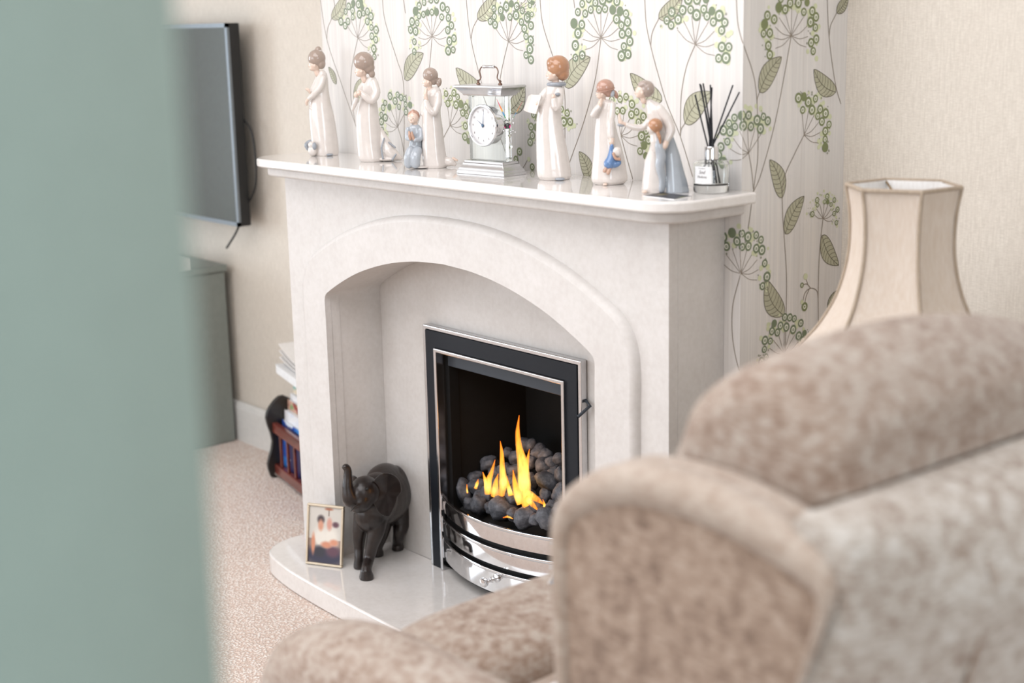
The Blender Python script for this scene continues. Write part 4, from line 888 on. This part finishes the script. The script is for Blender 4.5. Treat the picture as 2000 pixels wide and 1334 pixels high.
cbm = MB(); cbm.tube(catmull([(tvx1-.05, TY+.03, tz0+.005), (tvx1-.08, TY+.03, tz0-.03), (tvx1-.14, TY+.03, tz0-.08)], 5), .003, 8); obj('cable', cbm, M['plastic'], tv, smooth=True)
cab = thing('media_cabinet', 'grey media cabinet below the television, half hidden by the door', 'cabinet', (-2.0, .2, 0))
xr = -1.63
obj('body', MB().box((-2.5, .03, .0005), (xr, .39, .54)), M['cabinet'], cab, bevel=.004)
obj('top_board', MB().box((-2.51, .02, .5405), (xr+.008, .395, .562)), M['cabinet'], cab, bevel=.004)
for k in range(3):
    d_ = obj('drawer', MB().box((-2.48, .014, .03+.17*k), (xr-.02, .029, .19+.17*k)), M['cabinet'], cab, bevel=.003)
    hk = MB().box((-1.9, .004, .10+.17*k), (-1.7, .013, .115+.17*k)); hk.v = [(x+2.0, y-.2, z) for x, y, z in hk.v]; ho = obj('handle', hk, M['satin'], None, world=False); ho.parent = d_
tag(obj('set_top_box', MB().box((-1.86, .08, .5625), (-1.60, .26, .60)), M['white_paint'], None, bevel=.004), 'white set top box on the cabinet under the television', 'box')

# ================================================================== MAGAZINE RACK
rk0 = on(527, 932, z=0); ra = -.22
rack = thing('magazine_rack', 'dark wooden magazine rack with mahogany rails behind the surround', 'magazine rack', (rk0.x, rk0.y, 0.0005), ra)
sp = [(0, 0), (.02, -.004), (.03, .02), (.27, .02), (.28, 0), (.30, .0), (.31, .05), (.29, .13), (.305, .22), (.285, .27), (.25, .295), (.20, .25), (.15, .225), (.10, .25), (.05, .295), (.015, .27), (-.005, .22), (.01, .13), (-.008, .05)]
spc = [(p.x, (p.y+.004)*.80) for p in catmull([(a, b, 0) for a, b in sp+[sp[0]]], 3)[:-1]]
RW = .42
obj('side_panel', MB().prism(spc, 0, .016, 'x'), M['blackwood'], rack, world=False, bevel=.003)
obj('side_panel', MB().prism(spc, RW-.016, RW, 'x'), M['blackwood'], rack, world=False, bevel=.003)
for z, nm in ((.134, 'rail'), (.012, 'rail')):
    obj(nm, MB().box((.010, .012, z), (RW-.010, .030, z+.030)), M['mahogany'], rack, world=False, bevel=.004); obj(nm, MB().box((.010, .27, z), (RW-.010, .288, z+.030)), M['mahogany'], rack, world=False, bevel=.004)
obj('bottom_board', MB().box((.016, .03, .014), (RW-.016, .27, .022)), M['mahogany'], rack, world=False)
for k in range(6):
    x = .055+.060*k; obj('slat', MB().box((x, .016, .042), (x+.010, .024, .134)), M['mahogany'], rack, world=False, bevel=.002)
RM = Matrix.Translation((rk0.x, rk0.y, 0)) @ Matrix.Rotation(ra, 4, 'Z')
def rloc(x, y, z): return tuple(RM @ Vector((x, y, z)))
def magazine(name, label, cat, x, y, z, w, d, h, rz, mat, cover=None, tiltx=0, grp=None):
    o = thing(name, label, cat, rloc(x, y, z), ra+rz, grp); o.rotation_euler[0] = tiltx
    obj('pages', MB().box((.001, .001, .0008), (w-.001, d-.001, h-.0008)), M['white'], o, world=False)
    cv = MB().box((0, 0, h-.0008), (w, d, h)); cv.box((0, 0, 0), (w, d, .0008)); cv.box((0, d-.0008, 0), (w, d, h)); obj('cover', cv, mat, o, world=False)
    if cover:
        mb = MB(); decal(mb, (.001, .001, h+.0003), (1, 0, 0), (0, 1, 0), w-.002, d-.002, 30, 40, cover); obj('cover_print', mb, M['print'], o, world=False, col=True)
    return o
rb = random.Random(5)
def noisy(pal, sc_):
    def f_(x, y):
        i = int((noise.noise(Vector((x*sc_, y*sc_, sc_)))*.5+.5)*len(pal)*1.6) % len(pal); return pal[i]
    return f_
# standing volumes
obj_b = thing('newspaper', 'navy newspaper with white lettering standing in the rack', 'newspaper', rloc(.066, .0315, .0225), ra)
obj('sheets', MB().box((0, 0, 0), (.15, .004, .142)), M['navy'], obj_b, world=False, bevel=.002)
text('lettering', 'independent', .034, obj_b, M['text'], (.024, -.0006, .066), (PI/2, -PI/2+.0, 0), sx=.62, ext=.0003)
b2 = thing('magazine', 'bright blue magazine standing beside the navy newspaper', 'magazine', rloc(.235, .0315, .0225), ra)
obj('pages', MB().box((.001, .001, .001), (.149, .004, .139)), M['white'], b2, world=False); obj('cover', MB().box((0, 0, 0), (.15, .0009, .14)), M['bluecover'], b2, world=False)
zz = .19
# stacked pile on top of the rack contents
P4 = ((50, 120, 180), (230, 150, 60), (220, 200, 190), (150, 60, 60), (210, 170, 150), (130, 165, 110))
P5 = ((225, 60, 140), (240, 200, 90), (245, 150, 110), (150, 200, 190), (240, 225, 200))
PW = ((232, 234, 240), (226, 230, 240), (240, 240, 242))
PB = ((60, 130, 210), (90, 160, 230), (230, 236, 244), (50, 90, 180))
for lb_, x, y, h_, th_, pal, sc_ in (('blue and white magazine at the front of the rack contents', .020, .0365, .150, .006, PB, 3), ('plain white magazine standing second from the front in the rack', .022, .0435, .178, .010, PW, 3),
                               ('magazine with a blue and orange food cover standing in the rack', .019, .0545, .206, .008, P4, 8), ('white magazine just below the bright pink and yellow cover', .018, .0635, .222, .008, PW, 2),
                               ('magazine with a bright pink and yellow cover at the rack back', .018, .0725, .278, .010, P5, 9)):
    o = thing('magazine', lb_, 'magazine', rloc(x, y, .0225), ra); o.rotation_euler[0] = -.03
    obj('pages', MB().box((.002, .001, 0), (.298, th_-.001, h_-.002)), M['white'], o, world=False); obj('cover', MB().box((0, th_-.0008, .0005), (.30, th_, h_)), M['white'], o, world=False)
    mb = MB(); decal(mb, (0, -.0004, .0005), (1, 0, 0), (0, 0, 1), .30, h_, 34, 40, noisy(pal, sc_)); obj('cover_print', mb, M['print'], o, world=False, col=True)
o = thing('brochure', 'thick white brochure lying flat above the pink magazine', 'brochure', rloc(.002, .035, .3035), ra-.05); o.rotation_euler[0] = .0
obj('pages', MB().box((.001, .001, .001), (.30, .20, .026)), M['white'], o, world=False, bevel=.002); obj('cover', MB().box((0, 0, .0261), (.302, .202, .0275)), M['white'], o, world=False)
zc = .3315
o = thing('open_booklet', 'open grey booklet curling up on top of the magazine pile', 'booklet', rloc(.012, .045, zc+.001), ra)
m = MB()
for k in range(3): m.rings([[(x, y, .010*k+.036*(1-((x-.0)/.20))**2*(.5+.25*k)+th+.0005) for x, th in ((0, 0), (.05, 0), (.10, 0), (.15, 0), (.20, 0), (.20, .002), (.15, .002), (.10, .002), (.05, .002), (0, .002))] for y in (0, .14)])
obj('leaves', m, M['lining'], o, world=False, smooth=True)

# ================================================================== LAMP
LC = on(1764, 363, d=2.2); RR = 111/ (FPX/2.2); phi = math.radians(12)+math.atan2(764, FPX)
lamp = thing('floor_lamp', 'floor lamp with a cream six-sided bell shade behind the armchair', 'lamp', (LC.x, LC.y, 0))
prof = [(1.0, 0), (.93, -.035), (.905, -.07), (.925, -.105), (1.0, -.14), (1.13, -.175), (1.31, -.205), (1.52, -.232), (1.84, -.262)]
camr = Vector((math.cos(YAW), math.sin(YAW), 0)); camf = Vector((-math.sin(YAW), math.cos(YAW), 0))
PP = catmull([(a*RR, 0, b) for a, b in prof], 3)
def shv(k, r, z): a = phi+k*PI/3; return LC+camr*(r*math.cos(a))-camf*(r*math.sin(a))+Vector((0, 0, z))
for k in range(6):
    mb = MB(); rs = []
    for p in PP:
        row = []
        for j in range(7):
            q = shv(k, p.x, p.z).lerp(shv(k+1, p.x, p.z), j/6); ct = Vector((LC.x, LC.y, q.z)); q = q-(q-ct).normalized()*.004*math.sin(PI*j/6); row.append(q)
        rs.append(row)
    vs = [q for r in rs for q in r]; nn = 7; fs = [(i*nn+j, i*nn+j+1, (i+1)*nn+j+1, (i+1)*nn+j) for i in range(len(rs)-1) for j in range(6)]
    mb.add(vs, fs); po = obj('shade_panel', mb, M['shade'], lamp, smooth=True)
    mb2 = MB(); mb2.add([q+((Vector((LC.x, LC.y, q.z))-q).normalized()*.003) for q in vs], fs); obj('shade_lining', mb2, M['lining'], lamp, smooth=True)
    obj('rib_piping', MB().tube([shv(k, p.x*1.01, p.z) for p in PP], .0028, 8), M['piping'], lamp, smooth=True)
rt = MB(); rt.tube([shv(k, PP[0].x, 0) for k in range(6)], .0034, 8, closed=True); obj('top_trim', rt, M['piping'], lamp)
rt = MB(); rt.tube([shv(k, PP[-1].x, PP[-1].z) for k in range(6)], .0034, 8, closed=True); obj('bottom_trim', rt, M['piping'], lamp)
st = MB(); st.lathe([(.006, 0), (.14, 0), (.14, .012), (.05, .03), (.018, .05), (.011, .08), (.011, .70), (.018, .72), (.011, .74), (.009, .93), (.006, LC.z-.02)], (LC.x, LC.y, .0005), 28); obj('stand', st, M['brass'], lamp, smooth=True)
sp_ = MB()
for k in range(3): sp_.tube([Vector((LC.x, LC.y, LC.z-.03)), shv(k*2, PP[0].x*.98, -.002)], .0016, 6)
obj('spider', sp_, M['brass'], lamp)

# ================================================================== ARMCHAIR
ac = thing('wing_armchair', 'beige mottled wing armchair seen from behind in the foreground', 'armchair', (1.2, -.55, 0))
def loftY(mb, sec, ys, fn):
    rs = []
    for y in ys: rs.append([fn(x, y, z) for x, z in sec])
    return mb.rings(rs)
def sm2(sec, k=4): return [(p.x, p.y) for p in catmull([(a, b, 0) for a, b in sec+[sec[0]]], k)[:-1]]
yc = -.552; hw = .243
cu = sm2([(1.583, .866), (1.582, .870), (1.562, .900), (1.532, .928), (1.490, .945), (1.445, .932), (1.40, .900), (1.365, .850), (1.345, .79), (1.335, .70), (1.30, .56), (1.27, .44), (1.38, .40), (1.47, .50), (1.545, .72), (1.575, .84)])
def cf_(x, y, z):
    t = (y-yc)/hw; e = max(0, (abs(t)-.88)/.14)**2
    z2 = z+(.034*(1-((y+.61)/.24)**2) if z > .88 else 0)
    return (x+(1.46-x)*.35*e, y, z2+(.72-z2)*.13*e)
ys = [yc+hw*t for t in (-1.02, -1.0, -.97, -.93, -.87, -.8, -.7, -.55, -.4, -.2, 0, .2, .4, .55, .7, .8, .87, .93, .97, 1.0, 1.02)]
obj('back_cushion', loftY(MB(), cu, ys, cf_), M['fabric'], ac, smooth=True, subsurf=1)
bs = sm2([(1.587, .862), (1.591, .868), (1.618, .862), (1.636, .842), (1.634, .80), (1.612, .72), (1.585, .62), (1.545, .50), (1.50, .36), (1.47, .13), (1.39, .12), (1.43, .36), (1.48, .55), (1.55, .78)])
hb_ = .300
def bf_(x, y, z):
    t = (y-yc)/hb_; o = .075*(1-t*t)*(1 if x > 1.5 else .3)*min(1, max(0, (.87-z)/.09)); e = max(0, (abs(t)-.93)/.09)**2
    return (x+o-.02*e, y, z)
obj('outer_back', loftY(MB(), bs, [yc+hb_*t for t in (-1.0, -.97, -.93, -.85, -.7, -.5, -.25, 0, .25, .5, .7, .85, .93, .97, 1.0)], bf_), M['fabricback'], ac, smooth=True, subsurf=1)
sp2 = MB(); sp2.tube([(1.60+.075*(1-((y-yc)/hb_)**2)*k+dx, y, z) for y, z, k, dx in ((-.70, .862, 0, .02), (-.705, .80, .8, .035), (-.71, .70, 1, .008), (-.715, .60, 1, -.022), (-.72, .45, 1, -.07))], .0035, 8); obj('panel_seam', sp2, M['fabric'], ac, smooth=True)
rimp = [(1.300, .44, .010), (1.296, .56, .010), (1.292, .66, .010), (1.290, .745, .011), (1.297, .792, .015), (1.327, .820, .020), (1.379, .843, .022), (1.435, .850, .022), (1.495, .848, .022), (1.552, .838, .021), (1.603, .820, .018), (1.618, .795, .007), (1.595, .72, .0045), (1.560, .60, .0045), (1.520, .48, .0045), (1.48, .36, .0045)]
def wing(yo, yi):
    sg = 1 if yi > yo else -1; mb = MB(); mb.prism([(a, b) for a, b, r in rimp], min(yo+sg*.012, yi), max(yo+sg*.012, yi), 'y')
    P = catmull([(a, yo+sg*(r*.92+.004), b) for a, b, r in rimp], 4); R = np.interp(np.linspace(0, 1, len(P)), np.linspace(0, 1, len(rimp)), [r for a, b, r in rimp])
    bd = MB(); bd.tube(P, list(R), 18); bd.tube([Vector((p.x, yi-sg*(r*.9), p.z)) for p, r in zip(P, R)], list(R), 18)
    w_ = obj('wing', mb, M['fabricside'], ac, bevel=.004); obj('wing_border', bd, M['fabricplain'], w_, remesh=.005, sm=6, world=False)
    bd_ = w_.children[0]; bd_.data.transform(Matrix.Translation(-Vector(ac.location)))
for yo, yi in ((-.866, -.795), (-.238, -.309)): wing(yo, yi)
def arm(yc_, sg):
    mb = MB(); rs = []
    for x, top, wd, k in ((.79, .46, .030, .35), (.80, .50, .050, .7), (.822, .532, .066, .9), (.87, .556, .074, 1), (.94, .573, .078, 1), (1.02, .576, .080, 1), (1.15, .574, .080, 1), (1.29, .575, .080, 1), (1.45, .565, .075, 1)):
        ring = []
        for j in range(28):
            a = 2*PI*j/28; c, s2 = math.cos(a), math.sin(a); yy = math.copysign(abs(c)**.75, c)*wd; zz_ = top-.08*k+.08*k*s2 if s2 > 0 else top-.08*k+(top-.08*k-.12)*s2*.98
            if s2 < 0: yy *= .93
            ring.append((x if k == 1 else x, yc_+yy, zz_))
        rs.append(ring)
    return mb.rings(rs)
obj('arm', arm(-.875, -1), M['fabric'], ac, smooth=True, subsurf=1); obj('arm', arm(-.235, 1), M['fabric'], ac, smooth=True, subsurf=1)
def pillow(x0, x1, y0, y1, z0, z1, ex=.35, n=40):
    mb = MB(); rs = []
    for i in range(21):
        ph = PI*(i+.15)/(20.3)-PI/2; cz2, sz2 = math.cos(ph), math.sin(ph); ring = []
        k = cz2**ex; zz_ = math.copysign(abs(sz2)**.8, sz2)
        for j in range(n):
            a = 2*PI*j/n; c, s2 = math.cos(a), math.sin(a); ring.append(((x0+x1)/2+(x1-x0)/2*k*math.copysign(abs(c)**ex, c), (y0+y1)/2+(y1-y0)/2*k*math.copysign(abs(s2)**ex, s2), (z0+z1)/2+(z1-z0)/2*zz_))
        rs.append(ring)
    return mb.rings(rs)
obj('front_roll', pillow(.80, 1.035, -.80, -.31, .34, .505, .45), M['fabric'], ac, smooth=True)
obj('seat_cushion', pillow(1.02, 1.36, -.80, -.31, .34, .49, .4), M['fabric'], ac, smooth=True)
obj('seat_base', MB().box((.82, -.86, .09), (1.46, -.25, .37)), M['fabric'], ac, bevel=.02)
for x in (.86, 1.42):
    for y in (-.82, -.29): obj('foot', MB().lathe([(.018, 0), (.026, .09)], (x, y, .0005), 16), M['mahogany'], ac, smooth=True)
m = pillow(1.115, 1.32, -.765, -.56, .4905, .516, .5); tag(obj('white_cushion', m, M['cloth'], None, smooth=True), 'small white cushion lying on the armchair seat', 'cushion')
lf = thing('leaflet', 'pale blue and white leaflet standing at the far side of the armchair', 'leaflet', (.88, -.50, .500), YAW)
m = MB(); s2 = FPX/1.75
m.box((-.010, -.004, 0), (.055, .0, .06)); m.v = [(x+z*.35, y, z) for x, y, z in m.v]; obj('sheet', m, M['white'], lf, world=False)
m = MB(); m.box((-.008, -.0045, .004), (.004, -.0042, .055)); m.v = [(x+z*.35, y, z) for x, y, z in m.v]; obj('blue_edge', m, plain('pale_blue', (150, 190, 226), .5), lf, world=False)
